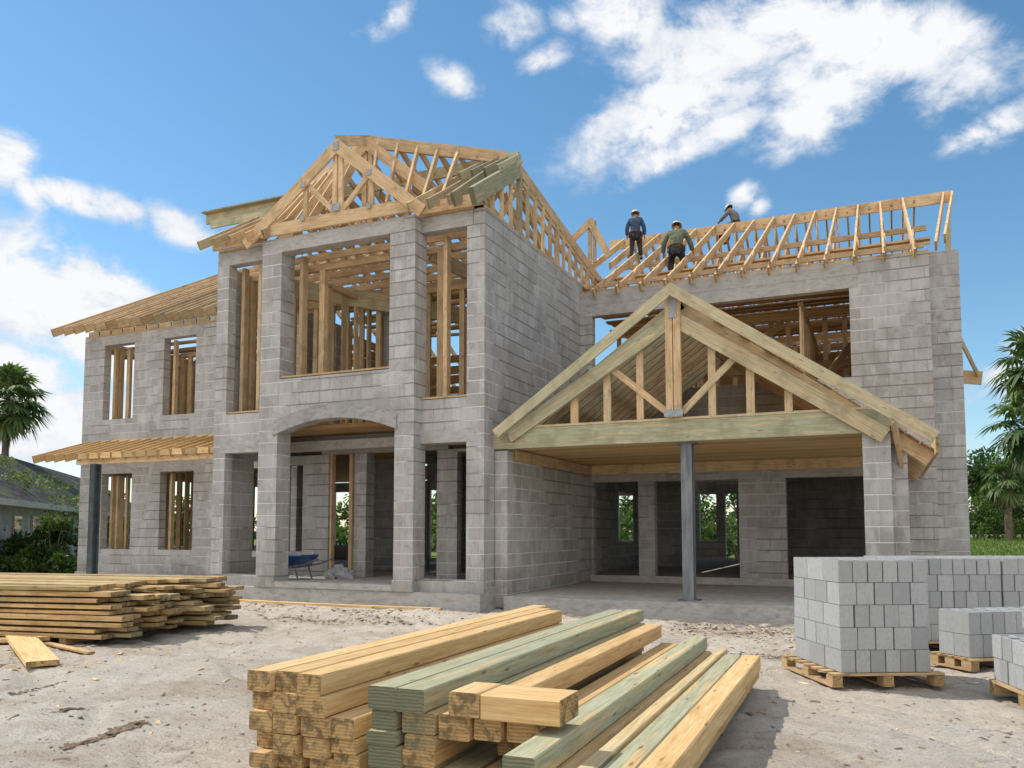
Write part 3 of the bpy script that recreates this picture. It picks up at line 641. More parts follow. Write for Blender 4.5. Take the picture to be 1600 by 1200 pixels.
# left wing roof
ry, rz = 24.0, 11.40
mb = MB(); mb.beam((XL-.35, ry, rz-.12), (XB0+1, ry, rz-.12), .05, .24); mb.beam((XL, YL+.3, 7.9), (XB0, YL+.3, 7.9), .05, .18, green=.7); mb.beam((XL, 21, 9.55), (XB0, 21, 9.55), .05, .16)
lw = roof('roof_frame', mb)
for k in range(20):
    x = XL-.22+k*.462
    if x > XB0+.3: break
    ey = 16.98+rnd.uniform(-.03, .03)
    rafter((x, ey, 7.60), (x, ry, 7.60+S*(ry-ey)), lw, h=.24, green=.55*(k > 8)*rnd.random())
    if k % 2 == 0: rafter((x, ry, rz), (x, 31.0, rz-S*(31.0-ry)), lw)
for k in range(18):
    x = XL+.1+k*.5
    if x < XB0: m = MB(); m.beam((x, YL+.06, 7.63), (x+.44, YL+.06, 7.63), .05, .16, green=rnd.random()*.9); part('eave_blocking', m, RAFT, lw)
# shed roof over the left porch
mb = MB(); mb.beam((-20.75, 16.35, 3.44), (XB0-.02, 16.35, 3.44), .10, .16); mb.beam((-21.3, YL-.05, 4.14), (XB0-.02, YL-.05, 4.14), .05, .22)
pr = roof('porch_roof_frame', mb)
for k in range(20):
    x = -22.35+k*.44
    if x > XB0-.1: break
    e = rnd.uniform(-.03, .03)
    beamo('porch_rafter', (x, 16.15+e, 3.66+.33*e), (x, YL-.03, 3.66+.33*1.82), .05, .22, pr, PINE, top=True, tint=.25+.3*rnd.random())
    if x > -20.6: m = MB(); m.beam((x+.03, 16.22, 3.585), (x+.41, 16.22, 3.585), .04, .16, green=.3*rnd.random()); part('eave_blocking', m, PINE, pr)
mb = MB(); mb.box(-20.09, -19.90, 16.22, 16.27, .1, 3.36); mb.box(-20.02, -19.97, 16.27, 16.39, .1, 3.36); mb.box(-20.09, -19.90, 16.39, 16.44, .1, 3.36); part('steel_post', mb, STEELD, HOUSE, 'dark green steel post holding the low porch roof')
mb = MB(); mb.box(-22.4, XB0-.04, 15.95, YL-.07, -.2, .18); hp('porch_slab', mb, SLAB)

# bay roof: low main gable along X and a cross gable over the entrance
AY, AZ = 16.46, 9.62
mb = MB(); mb.beam((-16.3, 16.46, 9.80), (-7.2, 16.46, 9.80), .06, .26, green=.9); mb.beam((-16.3, 16.42, 9.93), (-13.2, 16.42, 9.93), .34, .035, green=.9)
mb.beam((-15.6, 15.9, 9.35), (-13.0, 15.9, 9.35), .05, .18, green=.9)
br = roof('roof_frame', mb)
fs = (AZ-7.98)/(AY-14.0)
for k in range(16):
    x = -14.05+k*.46
    if x > -7.2: break
    mid = -12.2 < x < -8.6
    y0, z0 = (14.9, 7.98+fs*.9) if mid else (13.92, 7.93)
    if not mid: rafter((x, y0, z0+.12), (x, AY+.003*(k%2), AZ+.1), br, h=.2, green=.75*(k > 11 or k < 2)*rnd.random()+.25*(k > 12))
    m = MB(); m.beam((x+.2, 15.6+.1*(k % 3), 8.1), (x+.2, 17.0, 9.45), .05, .12, tint=rnd.random()); m.beam((x+.2, 18.6, 8.0), (x+.2, 17.2, 9.40), .05, .12, tint=rnd.random())
    for q in m.pieces(): part('web', q, RAFT, br)
    if True: rafter((x, AY, AZ+.05), (x, 22.6, AZ+.05-.17*(22.6-AY)), br, h=.18, green=.3*rnd.random())
rafter((-7.145, 14.0, 8.16), (-7.145, 16.2, 9.60), br, w=.115, h=.34, green=1.0)
rafter((-7.55, 13.98, 8.12), (-7.55, 16.2, 9.70), br, w=.06, h=.28, green=.9)
for q in range(4): rafter((-8.1+q*.3, 15.3, 9.15), (-8.0+q*.3, 16.25, 9.78), br, w=.06, h=.22, green=.9)
mb = MB(); mb.beam((-14.0, 14.36, 8.07), (-12.46, 14.36, 8.07), .05, .22); mb.beam((-8.5, 14.42, 8.09), (-7.1, 14.42, 8.09), .05, .24); 
for q in mb.pieces(): part('eave_board', q, RAFT, br)
# framed side gable over the block wall
mb = MB(); mb.beam((-7.15, 16.30, 9.63), (-7.15, 22.6, 8.60), .05, .26, top=True); mb.beam((-7.17, 16.6, 9.36), (-7.17, 21.9, 8.50), .05, .16, top=True, green=.2)
sg = roof('gable_frame', mb)
for k in range(16):
    y = 15.0+k*.46; top = min(8.05+.64*(y-14.2), 9.36-.165*(y-16.4))-.02
    m = MB(); m.beam((-7.15, y, 8.0), (-7.15, y, top), .06+.05*(k % 5 == 3), .10, green=.8 if k in (3, 4) else .1*rnd.random(), up=(0, 1, 0)); part('stud', m, RAFT, sg, loc=(-7.15, y, 8))
# gable truss over the entrance
def gable_truss(y, x0, x1, xa, za, zb, web, name='gable_truss', cw=.05, ch=.26, over=(0, 0)):
    """xa,za apex; x0,x1 where the top chords end; zb top of the bottom chord"""
    mb = MB(); mb.beam((xa-.075, y, zb), (xa-.075, y, za-.1), .11, .05, up=(0, 1, 0)); mb.beam((xa+.075, y, zb), (xa+.075, y, za-.1), .11, .05, up=(0, 1, 0))
    t = hp(name, mb, RAFT, rest='king_post')
    for xe, ze in ((x0, over[0]), (x1, over[1])):
        m = MB(); m.beam((xe, y-.06-(.004 if xe > xa else 0), ze), (xa, y-.06-(.004 if xe > xa else 0), za), cw, ch, top=True, tint=.6); part('top_chord', m, RAFT, t)
    for (xa_, za_, xb_, zb_) in web:
        m = MB(); m.beam((xa_, y+.02, za_), (xb_, y+.02, zb_), .11 if abs(xa_-xb_) < .01 else .05, .05 if abs(xa_-xb_) < .01 else .11, up=(0, 1, 0) if abs(xa_-xb_) < .01 else (0, 0, 1)); part('web', m, RAFT, t)
    return t
yt = 14.22
gt = gable_truss(yt, -12.95, -8.22, -10.42, 9.86, 8.25, [(-11.28, 8.2, -11.28, 9.05), (-9.58, 8.2, -9.58, 9.02), (-11.28, 9.05, -10.52, 8.3), (-9.60, 9.0, -10.32, 8.3)], over=(7.98, 8.02))
m = MB(); m.beam((-12.46, yt-.02, 8.12), (-8.53, yt-.02, 8.12), .06, .27, tint=.55); part('bottom_chord', m, RAFT, gt)
for (px, pz, pw, ph) in ((-10.42, 8.34, .22, .16), (-10.42, 9.68, .14, .20), (-11.28, 8.24, .10, .12), (-9.58, 8.24, .10, .12), (-11.28, 8.98, .12, .12), (-9.58, 8.95, .12, .12)):
    m = MB(); m.box(px-pw/2, px+pw/2, yt-.105, yt-.09, pz-ph/2, pz+ph/2); part('nail_plate', m, GALV, gt)
gt2 = gable_truss(15.32, -12.9, -7.95, -10.42, 10.40, 8.3, [(-11.5, 8.2, -11.5, 9.4), (-9.4, 8.2, -9.4, 9.4), (-11.5, 9.4, -10.5, 8.3)], over=(8.35, 8.35))
for s_, xe in ((1, -7.45), (-1, -13.5)):
    rafter((-10.42, 15.30, 10.42), (xe, AY, 9.98), br, w=.06, h=.28)
mb = MB(); mb.beam((-10.42, 14.15, 9.80), (-10.42, 15.4, 10.36), .05, .22); part('ridge_board', mb, RAFT, br)
for k in range(7):
    t = (k+.5)/7
    for s_, xe in ((1, -7.45), (-1, -13.5)):
        q = Vector((-10.42, 15.30, 10.38)).lerp(Vector((xe, AY, 9.9)), t)
        rafter(q, (q.x, min(q.y+2.6, 19), q.z-1.1), br, h=.16, green=.2)
        if k < 5: rafter((q.x+s_*.35, 14.55, 8.15+.25*(5-k)*.3), (q.x, q.y, q.z), br, h=.16)
for k in range(9): beamo('ceiling_joist', (XB0+.1, 15.0+k*.62, 7.92), (XB1-.1, 15.0+k*.62, 7.92), .05, .16, br, tint=.3+.5*rnd.random())

# right wing roof
ry2, rz2 = 27.1, 11.46
mb = MB(); mb.beam((-8.4, ry2, rz2-.10), (2.12, ry2, rz2-.10), .05, .34, tint=.9); mb.beam((XB1, 23.4, 9.28), (1.2, 23.4, 9.28), .05, .14); mb.beam((XB1, 21.9, 8.5), (1.2, 21.9, 8.5), .18, .05); mb.beam((-7, 24.5, 8.9), (1.4, 24.5, 8.9), .05, .16); mb.beam((-7, 25.6, 9.6), (1.4, 25.6, 9.6), .05, .14); mb.beam((XB1, 20.8, 8.02), (1.0, 20.8, 8.02), .05, .12); mb.beam((-7, 29.5, 9.9), (1.4, 29.5, 9.9), .05, .14); mb.beam((-7, 31.5, 8.8), (1.4, 31.5, 8.8), .05, .14)
rw = roof('roof_frame', mb)
for k in range(16):
    x = -7.9+k*.62
    if x > 1.05: break
    if x > -7.05:
        rafter((x, 19.92, 7.70+rnd.uniform(-.02, .02)), (x, ry2, rz2+.08), rw, w=.05, h=.2, tint=.75)
        m = MB(); m.beam((x+.03, 21.95, 7.75), (x+.03, 21.95, 8.6), .05, .09, up=(0, 1, 0)); m.beam((x+.03, 24.2, 7.9), (x+.03, 24.2, 9.85), .05, .09, up=(0, 1, 0)); m.beam((x+.03, 22.0, 7.8), (x+.03, 24.2, 9.6), .05, .09)
        m.beam((x+.04, 20.6, 7.75), (x+.04, 21.9, 8.75), .04, .09); m.beam((x+.04, 24.25, 9.8), (x+.04, 25.9, 7.9), .04, .09); m.beam((x+.04, 27.0, 11.2), (x+.04, 26.2, 7.9), .04, .09)
        for q in m.pieces(): part('web', q, RAFT, rw)
        m = MB(); m.beam((x+.03, 20.05, 7.79), (x+.03, 34.2, 7.79), .05, .15); part('ceiling_joist', m, RAFT, rw)
    else: rafter((x, 23.4, 9.5), (x, ry2, rz2+.08), rw, w=.05, h=.2)
    rafter((x, ry2, rz2+.06), (x, 34.7, rz2+.06-S*7.6), rw, w=.05, h=.2); rafter((x+.31, ry2, rz2+.0), (x+.31, 34.7, rz2-S*7.6), rw, w=.05, h=.16)
for x, y in ((1.22, 20.4), (1.45, 21.05)): rafter((x, y, 7.95+.54*(y-20.4)), (x+.66, ry2, rz2+.06), rw, w=.05, h=.22, tint=.8)
for x in (2.75, 3.3): rafter((x-.9, 32.2, rz2-S*5.1), (x, 34.6, rz2-S*7.6), rw, w=.05, h=.24, tint=.3)
mb = MB(); mb.beam((2.3, 34.5, 7.25), (3.42, 34.6, 7.1), .05, .5, tint=.3); part('eave_board', mb, RAFT, rw)
m = MB()
for k in range(7): m.beam((1.50+.07*k, 21.4+k*.8, 7.98), (1.52+.07*k, 21.4+k*.8, 8.2+.52*(k*.8)), .05, .14, green=.8, up=(0, 1, 0))
for q in m.pieces(): part('gable_stud', q, RAFT, rw)
sgt = gable_truss(23.5, -8.75, -7.2, -7.85, 11.0, 9.6, [], over=(10.3, 9.75), ch=.2)

# front porch with its open gable
blocks(('x', YP, YP+.35, -7.08, -6.81, 0.0, 3.10))
blocks(('y', -6.95, -6.81, YP+.36, YW-.01, 0.24, 2.92))
mb = MB(); mb.box(-.30, .13, YP, YP+.45, 0.0, 3.13); mb.box(.131, .38, YP+.3, YP+.75, 0, 3.2); hp('column', mb, BLOCK)
mb = MB(); mb.box(-3.385, -3.185, 15.16, 15.20, .24, 3.10); mb.box(-3.385, -3.185, 15.36, 15.40, .24, 3.10); mb.box(-3.305, -3.265, 15.2, 15.36, .24, 3.1); mb.box(-3.46, -3.10, 15.10, 15.46, 3.10, 3.125); mb.box(-3.46, -3.10, 15.10, 15.46, .243, .262); part('steel_post', mb, STEEL, HOUSE)
mb = MB(); mb.beam((-7.16, YP+.05, 3.33), (.12, YP+.05, 3.33), .20, .40, green=1.0, tint=.62); mb.beam((-6.9, YP-.02, 3.545), (-.2, YP-.02, 3.545), .1, .04, green=.5)
mb.beam((-6.80, 15.3, 3.03), (-6.80, YW-.02, 3.03), .06, .22); mb.beam((-6.8, YW-.06, 3.05), (.4, YW-.06, 3.05), .06, .24)
pg = roof('porch_gable_frame', mb)
AX, AZP = -3.42, 6.0
sl, sr = (AZP-3.50)/(AX+6.95), (AZP-2.93)/(.80-AX)
for (xe, ze, y, za, nm, w, h, gr) in ((-6.98, 3.48, YP-.32, AZP, 'barge_board', .05, .19, .85), (.84, 2.93+.14, YP-.32, AZP, 'barge_board', .05, .20, .7)):
    m = MB(); m.beam((xe, y-(.004 if xe > AX else 0), ze), (AX, y-(.004 if xe > AX else 0), za), w, h, top=True, tint=.8, green=gr); part(nm, m, RAFT, pg)
for xe, ze, gr in ((-6.80, 3.47, .95), (.13, 3.17, .55)):
    m = MB(); m.beam((xe, YP-.10-(.004 if xe > AX else 0), ze), (AX, YP-.10-(.004 if xe > AX else 0), AZP-.46), .06, .26, top=True, tint=.7, green=gr); part('top_chord', m, RAFT, pg)
zt = lambda x: (3.47+(AZP-.46-3.47)*(x+6.80)/(AX+6.80) if x < AX else 3.17+(AZP-.46-3.17)*(x-.13)/(AX-.13))-.24
for x, w in ((-5.40, .15), (-4.74, .14), (-4.10, .13), (-2.77, .13), (-2.10, .14), (-1.46, .13)):
    m = MB(); m.beam((x, YP+.04, 3.56), (x, YP+.04, zt(x)), w, .06, up=(0, 1, 0), green=.45*rnd.random(), tint=.7); part('web', m, RAFT, pg)
for (a, b) in (((-4.74, 4.66), (-3.56, 3.66)), ((-2.22, 4.72), (-3.30, 3.66))):
    m = MB(); m.beam((a[0], YP-.01, a[1]), (b[0], YP-.01, b[1]), .05, .12, green=.5*(a[0] > -3), tint=.7); part('brace', m, RAFT, pg)
for x in (-3.50, -3.355):
    m = MB(); m.beam((x, YP-.13, 3.56), (x, YP-.13, AZP-.12), .13, .09, up=(0, 1, 0), tint=.6); part('king_post', m, RAFT, pg)
m = MB(); m.box(-3.50, -3.35, YP-.19, YP-.172, AZP-.62, AZP-.02); m.box(-3.60, -3.26, YP-.187, YP-.172, 3.57, 3.70)
for q in m.pieces(): part('nail_plate', q, GALV, pg)
for k in range(13):
    y = YP+.25+k*.40
    for xe in (-7.02, .80):
        ze = AZP-.15-sl*(AX-xe) if xe < AX else AZP-.15-sr*(xe-AX)
        beamo('gable_rafter', (xe if xe > 0 else -6.9, y, ze+(0 if xe > 0 else .12*sl)), (AX, y, AZP-.15), .05, .24, pg, top=True, green=(.85 if xe < 0 else .2)*rnd.random(), tint=.2+.6*rnd.random())
m = MB(); m.beam((AX, YP-.3, AZP-.12), (AX, YW, AZP-.12), .05, .28); part('ridge_board', m, RAFT, pg)
m = MB(); m.beam((.80, YP-.3, 2.98), (.80, YW, 2.98), .05, .24, top=True); part('eave_board', m, RAFT, pg)
m = MB(); m.beam((.20, YP-.05, 3.35), (.34, YP+.5, 2.60), .05, .20, top=True); part('brace', m, RAFT, pg)
m = MB()
for k in range(26): m.beam((-6.9, YP+.22+k*.2, 3.18), (.3, YP+.22+k*.2, 3.18), .19, .03, up=(0, 0, 1), tint=rnd.random())
for q in m.pieces(): part('ceiling_board', q, PINE, pg)

# boards laid over the porch rafters
for sgn, xe, nb in ((-1, -6.75, 17), (1, .80, 19)):
    sl_ = sl if sgn < 0 else sr
    for k in range(nb):
        f0 = (k+.5)/nb; x = AX+(xe-AX)*f0; z = AZP-.12-sl_*abs(x-AX)
        if sgn < 0 and k not in (9, 12, 13, 15, 16): continue
        d = Vector((xe-AX, 0, -sl_*abs(xe-AX))).normalized(); m = MB(); m.beam((x, YP+.2+rnd.uniform(-.1, .1), z), (x, YW-.02, z), .25, .022, up=(-d.z*sgn, 0, d.x*sgn), tint=rnd.random(), green=.6*rnd.random()*(sgn < 0)); part('roof_board', m, RAFT, pg)

# ------------------------------------------------------------------ timber stacks
TA = R(1.6); TO = Vector((-3.60, 4.11, 0))
def TL(lx, ly, z): return TO+Vector((lx*math.cos(TA)-ly*math.sin(TA), lx*math.sin(TA)+ly*math.cos(TA), z))
def timber(name, label, cat, group, lx, w, h, zt, ly0, ly1, green=0.0, mat=PINE, ch=.009, tint=None, sag=0.0):
    mb = MB(); mb.beam(TL(lx+w/2, ly0, zt-h/2), TL(lx+w/2, ly1, zt-h/2), w, h, ch=ch, green=green, tint=tint, sag=sag)
    return tag(part(name, mb, mat, loc=TL(lx+w/2, ly0, zt-h)), label, cat, group)
GT = 'square timbers of the near stack'
def row(label, *a, **k): timber('timber_beam', label, 'timber', GT, *a, **k)
rows = ['top', 'second', 'third', 'fourth', 'bottom']; cols = ['left', 'middle', 'right']
for r_ in range(5):
    for c in range(3):
        zt = (.650, .524, .400, .274, .150)[r_]; h = (.124, .119, .117, .117, .09)[r_]
        j = lambda s: rnd.uniform(-s, s)
        lx = c*.178+j(.006)+(-.025 if r_ in (1, 3) and c == 0 else 0)+(.012*r_ if c == 2 else 0); w = .170+(.035 if c == 2 and r_ in (1, 2) else 0)
        lab = 'yellow square timber, %s one in the %s row of the tallest pile' % (cols[c], rows[r_])
        row(lab, lx, w, h, zt, j(.055)+(.03 if r_ > 1 else 0), (4.42, 4.30, 4.4, 4.2, 4.3)[r_]+j(.12)+.2*(2-c), tint=.35+.5*rnd.random())
for k, (zt, h) in enumerate(((.405, .118), (.284, .088), (.194, .122))):
    row('tan timber, %s of three between the yellow pile and the green pile' % ('topmost', 'middle one', 'lowest')[k], .565+.008*k, .178, h, zt, .0+.02*k, 4.7+.1*k, tint=.6)
B = [('green treated beam, left one of the pair on top of the green pile', .85, .182, .130, .612, -.02, 5.05, 1.0), ('green treated beam with a sunlit top, right one of the pair on top of the green pile', 1.037, .184, .130, .612, -.03, 5.15, 1.0),
     ('dark green timber end in the second row, under the left green beam', .858, .160, .118, .478, .01, 4.6, 1.0), ('half green timber with a yellow side, under the right green beam', 1.065, .210, .120, .480, .0, 5.0, .6),
     ('thin dark green timber, third down at the left of the green pile', .842, .195, .078, .358, -.02, 4.8, 1.0), ('thin tan plank, third down at the right of the green pile', 1.088, .195, .080, .356, -.01, 4.9, .35),
     ('dark green timber, lowest at the left of the green pile', .850, .215, .125, .276, -.01, 4.9, 1.0), ('tan plank, fourth down at the right of the green pile', 1.075, .205, .088, .274, -.01, 4.9, 0.0),
     ('greenish timber, lowest at the right of the green pile', 1.07, .19, .10, .184, .02, 4.9, .7)]
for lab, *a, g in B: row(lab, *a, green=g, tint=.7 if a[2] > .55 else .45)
row('long orange yellow beam running back from under the two short offcuts', 1.298, .190, .138, .484, .0, 4.86, tint=.45)
row('short brown stub, second under the lying offcut', 1.505, .160, .125, .482, .02, .38, tint=.3)
row('short brown stub, right one under the lying offcut', 1.690, .190, .120, .476, .05, .34, tint=.35)
row('small square offcut, left one of the two on top of the near stack', 1.385, .185, .132, .622, -.05, .27, tint=.55)
mb = MB(); mb.beam(TL(1.578, .105, .552), TL(2.03, .105, .552), .315, .136, ch=.007, tint=.62)
tag(part('timber_offcut', mb, PINE, loc=TL(1.578, .1, .484)), 'thick offcut lying crosswise, right one of the two on top of the near stack', 'timber')
row('tan plank in the shade beside the long orange beam', 1.50, .19, .11, .302, .36, 4.8, tint=.3)
row('tan plank with a sunlit edge, next to the long grey green beam', 1.695, .185, .11, .300, .36, 4.88, tint=.5)
row('long grey green beam at the front, its dark green end towards the viewer', 1.885, .165, .128, .432, -.47, 4.42, green=1.0, tint=.7)
row('round-edged tan beam under the long grey green beam', 1.935, .185, .118, .301, -.35, 4.35, tint=.35, ch=.035)
row('narrow pale batten between two green beams, right of the long grey green one', 2.135, .095, .10, .308, -1.25, 4.55, green=.5, tint=.85)
row('wide green plank beside the rightmost yellow beam', 2.258, .160, .11, .308, -1.3, 4.15, green=1.0, tint=.6)
row('rightmost yellow beam of the near stack, its long side facing the pallets', 2.432, .170, .140, .322, -1.3, 4.08, tint=.75)
for k, (lx, g, y0) in enumerate(((1.30, 1.0, .05), (1.52, 1.0, .1), (1.74, .4, .1), (1.95, 0, -.3), (2.16, .3, -1.2), (2.38, 0, -1.25))):
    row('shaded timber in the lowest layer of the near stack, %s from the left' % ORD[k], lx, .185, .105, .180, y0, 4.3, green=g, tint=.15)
for k, ly in enumerate((.45, 2.3, 3.9)):
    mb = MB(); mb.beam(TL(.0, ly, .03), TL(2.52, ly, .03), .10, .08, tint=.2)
    tag(part('bearer', mb, PALLET, loc=TL(0, ly, 0)), 'timber bearer on the sand under the near stack, %s from the front' % ORD[k], 'bearer', 'bearers under the near stack')

# low wide stack of boards at the left
LO = Vector((-9.37, 7.91, 0)); LX = Vector((-.986, -.166, 0)); LY = Vector((-.166, .986, 0))
lay = ['bottom', 'second', 'third', 'fourth', 'fifth', 'sixth', 'seventh', 'eighth', 'top']
NB = 11
for l in range(9):
    y = 0.0+rnd.uniform(-.05, .05); z0 = .075+l*.079
    for b in range(NB):
        w = 2.8/NB*rnd.uniform(.80, .97); t = rnd.choice((.046, .055, .066))
        e = rnd.uniform(-.22, .34)-.10*math.sin(b*.9+l)-.28*(b/NB)*rnd.random(); 
        if l == 8: e += .55-.5*b/NB
        if l == 7: e += .15
        a = LO+LX*e+LY*(y+w/2); q = LO+LX*(5.3+rnd.uniform(-.1, .1))+LY*(y+w/2+rnd.uniform(-.04, .04))
        a.z = q.z = z0+t/2+rnd.uniform(0, .006)
        mb = MB(); mb.beam(a, q, w, t, tint=rnd.random()*.9, green=(.75*rnd.random() if rnd.random() < .4 else 0), sag=rnd.uniform(-.012, .004), ch=.004)
        lab = 'board in the %s layer of the wide low stack, %s from its front' % (lay[l], ORD[b])
        tag(part('lumber_board', mb, BOARD, loc=a), lab, 'board', 'boards of the wide low stack')
        y += 2.8/NB
for k, d in enumerate((.7, 2.6, 4.4)):
    mb = MB(); p = LO+LX*d; q = p+LY*2.75; p.z = q.z = .03; mb.beam(p, q, .1, .09, tint=.2)
    tag(part('bearer', mb, PALLET, loc=p), 'squared bearer under the wide low board stack, %s from its right end' % ORD[k], 'bearer', 'bearers under the low stack')

# loose planks on the sand at the left
def loose(label, p, q, w, t, tint, mat=BOARD, name='loose_plank'):
    mb = MB(); mb.beam(p, q, w, t, tint=tint, ch=.004); tag(part(name, mb, mat, loc=p), label, 'plank')
loose('pale plank lying on the sand in front of the wide low board stack', (-11.15, 7.93, .075), (-8.58, 6.42, .035), .33, .06, 1.0, PINE)
loose('broken board lying crosswise under the pale plank at the left edge', (-11.6, 7.25, .03), (-10.3, 7.75, .05), .26, .05, .7)
loose('thin splintered strip beside the pale plank, near the low stack', (-10.25, 7.68, .02), (-8.9, 7.30, .015), .09, .03, .6)
loose('small round-ended offcut at the top of the pale plank', (-10.5, 7.85, .09), (-10.2, 7.62, .08), .16, .05, .5)
loose('straight batten lying along the foot of the entrance plinth', (-12.9, 13.75, .05), (-9.0, 13.62, .045), .12, .04, .95, PINE)
loose('second batten lying on the sand before the entrance, bent at one end', (-10.2, 13.55, .06), (-7.6, 13.75, .05), .10, .04, .8, PINE)

# ------------------------------------------------------------------ pallets and concrete blocks
def cmu_mesh():
    """a two-core block, 1 x 0.5 x 0.5 before scaling, cores upright"""
    mb = MB(); L, W, H = .5, .25, .25
    hs = [(-.40, -.05), (.05, .40)]; hw = .145
    for z, s_ in ((H, 1), (-H, -1)):
        xs = [-L, hs[0][0], hs[0][1], hs[1][0], hs[1][1], L]; ys = [-W, -hw, hw, W]
        for i in range(5):
            for j in range(3):
                if j == 1 and i in (1, 3): continue
                q = [(xs[i], ys[j], z), (xs[i+1], ys[j], z), (xs[i+1], ys[j+1], z), (xs[i], ys[j+1], z)]
                mb.face(q if s_ > 0 else q[::-1])
    for x0, x1 in hs:
        P = [(x0, -hw), (x1, -hw), (x1, hw), (x0, hw)]
        for k in range(4): a, b = P[k], P[(k+1) % 4]; mb.face([(a[0], a[1], H), (b[0], b[1], H), (b[0], b[1], -H), (a[0], a[1], -H)])
    P = [(-L, -W), (L, -W), (L, W), (-L, W)]
    for k in range(4): a, b = P[k], P[(k+1) % 4]; mb.face([(a[0], a[1], -H), (b[0], b[1], -H), (b[0], b[1], H), (a[0], a[1], H)])
    me = mb.mesh('concrete_block'); me.materials.append(CMU)
    bm = bmesh.new(); bm.from_mesh(me); bmesh.ops.remove_doubles(bm, verts=bm.verts, dist=1e-4)
    ed = [e for e in bm.edges if len(e.link_faces) == 2 and e.link_faces[0].normal.angle(e.link_faces[1].normal) > 1.2 and (abs(e.verts[0].co.x) > .49 or abs(e.verts[0].co.y) > .24)]
    bmesh.ops.bevel(bm, geom=ed, offset=.012, segments=1, affect='EDGES'); bm.to_mesh(me); bm.free(); return me
CM = cmu_mesh()
def cmu(loc, rz, L, W, H, label, group, rx=0.0):
    o = bpy.data.objects.new('concrete_block', CM); C.objects.link(o)
    o.location = loc; o.rotation_euler = (rx, 0, rz+rnd.uniform(-.012, .012)); o.scale = (L, W*2, H*2)
    return tag(o, label, 'concrete block', group)
def pallet(label, corner, rz, w, d):
    """corner = front left corner; w along local x, d along local y"""
    ex = Vector((math.cos(rz), math.sin(rz), 0)); ey = Vector((-math.sin(rz), math.cos(rz), 0)); c = Vector(corner)
    t = thing('pallet', label, 'pallet', c, 'timber pallets under the blocks')
    P = lambda a, b, z: c+ex*a+ey*b+Vector((0, 0, z))
    for k in range(3):
        for b in range(3):
            mb = MB(); x = .05+(w-.1)*k/2; y = .07+(d-.14)*b/2; mb.beam(P(x, y-.07, .065), P(x, y+.07, .065), .10, .08, tint=.5); part('spacer_block', mb, PALLET, t, loc=P(x, y, .025))
        mb = MB(); mb.beam(P(.05+(w-.1)*k/2, 0, .014), P(.05+(w-.1)*k/2, d, .014), .11, .022, tint=.4); part('runner', mb, PALLET, t, loc=P(.05+(w-.1)*k/2, 0, 0))
    for k in range(7):
        y = .05+(d-.1)*k/6; mb = MB(); mb.beam(P(0, y, .120), P(w, y, .120), .11, .022, tint=.3+.6*rnd.random()); part('deck_board', mb, PALLET, t, loc=P(0, y, .12))
    return t
def stack(where, corner, rz, courses, wid, dep, ch, group, shell=False, flip=0):
    ex = Vector((math.cos(rz), math.sin(rz), 0)); ey = Vector((-math.sin(rz), math.cos(rz), 0)); c = Vector(corner)
    names = {1: ['only'], 2: ['lower', 'upper'], 5: ['bottom', 'second', 'third', 'fourth', 'top']}[courses]
    for l in range(courses):
        z = corner[2]+ch*(l+.5)
        if (l+flip) % 2 == 0:
            nx = max(1, round(wid/.155)); ny = max(1, round(dep/.38)); L, W, rot = dep/ny, wid/nx, rz+math.pi/2
        else:
            nx = max(1, round(wid/.19)); ny = max(1, round(dep/.28)); L, W, rot = dep/ny, wid/nx, rz+math.pi/2
        for i in range(nx):
            for k in range(ny):
                if shell and l < courses-1 and i > 0 and k > 0: continue
                p = c+ex*(wid*(i+.5)/nx+rnd.uniform(-.004, .004))+ey*(dep*(k+.5)/ny+rnd.uniform(-.004, .004)); p.z = z
                pos = '%s course, %s from left, %s row, ' % (names[l], ORD[i], 'front' if k == 0 else ORD[k])
                cmu(p, rot, L-.009, W-.009, ch-.005, 'concrete block, '+pos+where, group)
RF = R(28)
pallet('wooden pallet under the tall block stack nearest the viewer', (-.50, 8.66, 0), RF, 1.12, 1.25)
stack('nearest tall stack', (-.425, 8.72, .135), RF, 5, .90, 1.10, .2165, 'blocks of the nearest tall stack')
RB = R(24)
for k in range(2):
    cx = Vector((.22, 11.55, 0))+Vector((math.cos(RB), math.sin(RB), 0))*1.215*k
    pallet(('wooden pallet under the left half of the long block row', 'wooden pallet under the right half of the long block row')[k], cx, RB, 1.2, 1.3)
    stack('%s half of long rear row' % ('left', 'right')[k], (cx.x, cx.y+.03, .135), RB, 5, 1.2, 1.25, .205, 'blocks of the long row behind', True, k)
R3 = R(38)
pallet('wooden pallet under the small two-course block stack', (.80, 10.22, 0), R3, 1.15, .62)
stack('small two-course stack', (.80, 10.30, .135), R3, 2, 1.1, .46, .245, 'blocks of the small two-course stack', False, 1)
R4 = R(-74)
p4 = Vector((.848, 8.98, 0))
pallet('wooden pallet at the right edge, under the partly seen block stack', p4, R4, 1.25, 1.0)
stack('stack cut off by the right edge', (p4.x+.03, p4.y-.01, .135), R4, 2, 1.2, .9, .205, 'blocks of the stack at the right edge')
cmu((1.42, 9.45, .66), R(10), .41, .21, .215, 'concrete block on its side, open cores showing, on the right edge stack', None, R(90))
cmu((1.62, 8.95, .66), R(8), .41, .21, .215, 'rearmost block lying on its side upon the right edge stack', None, R(90))

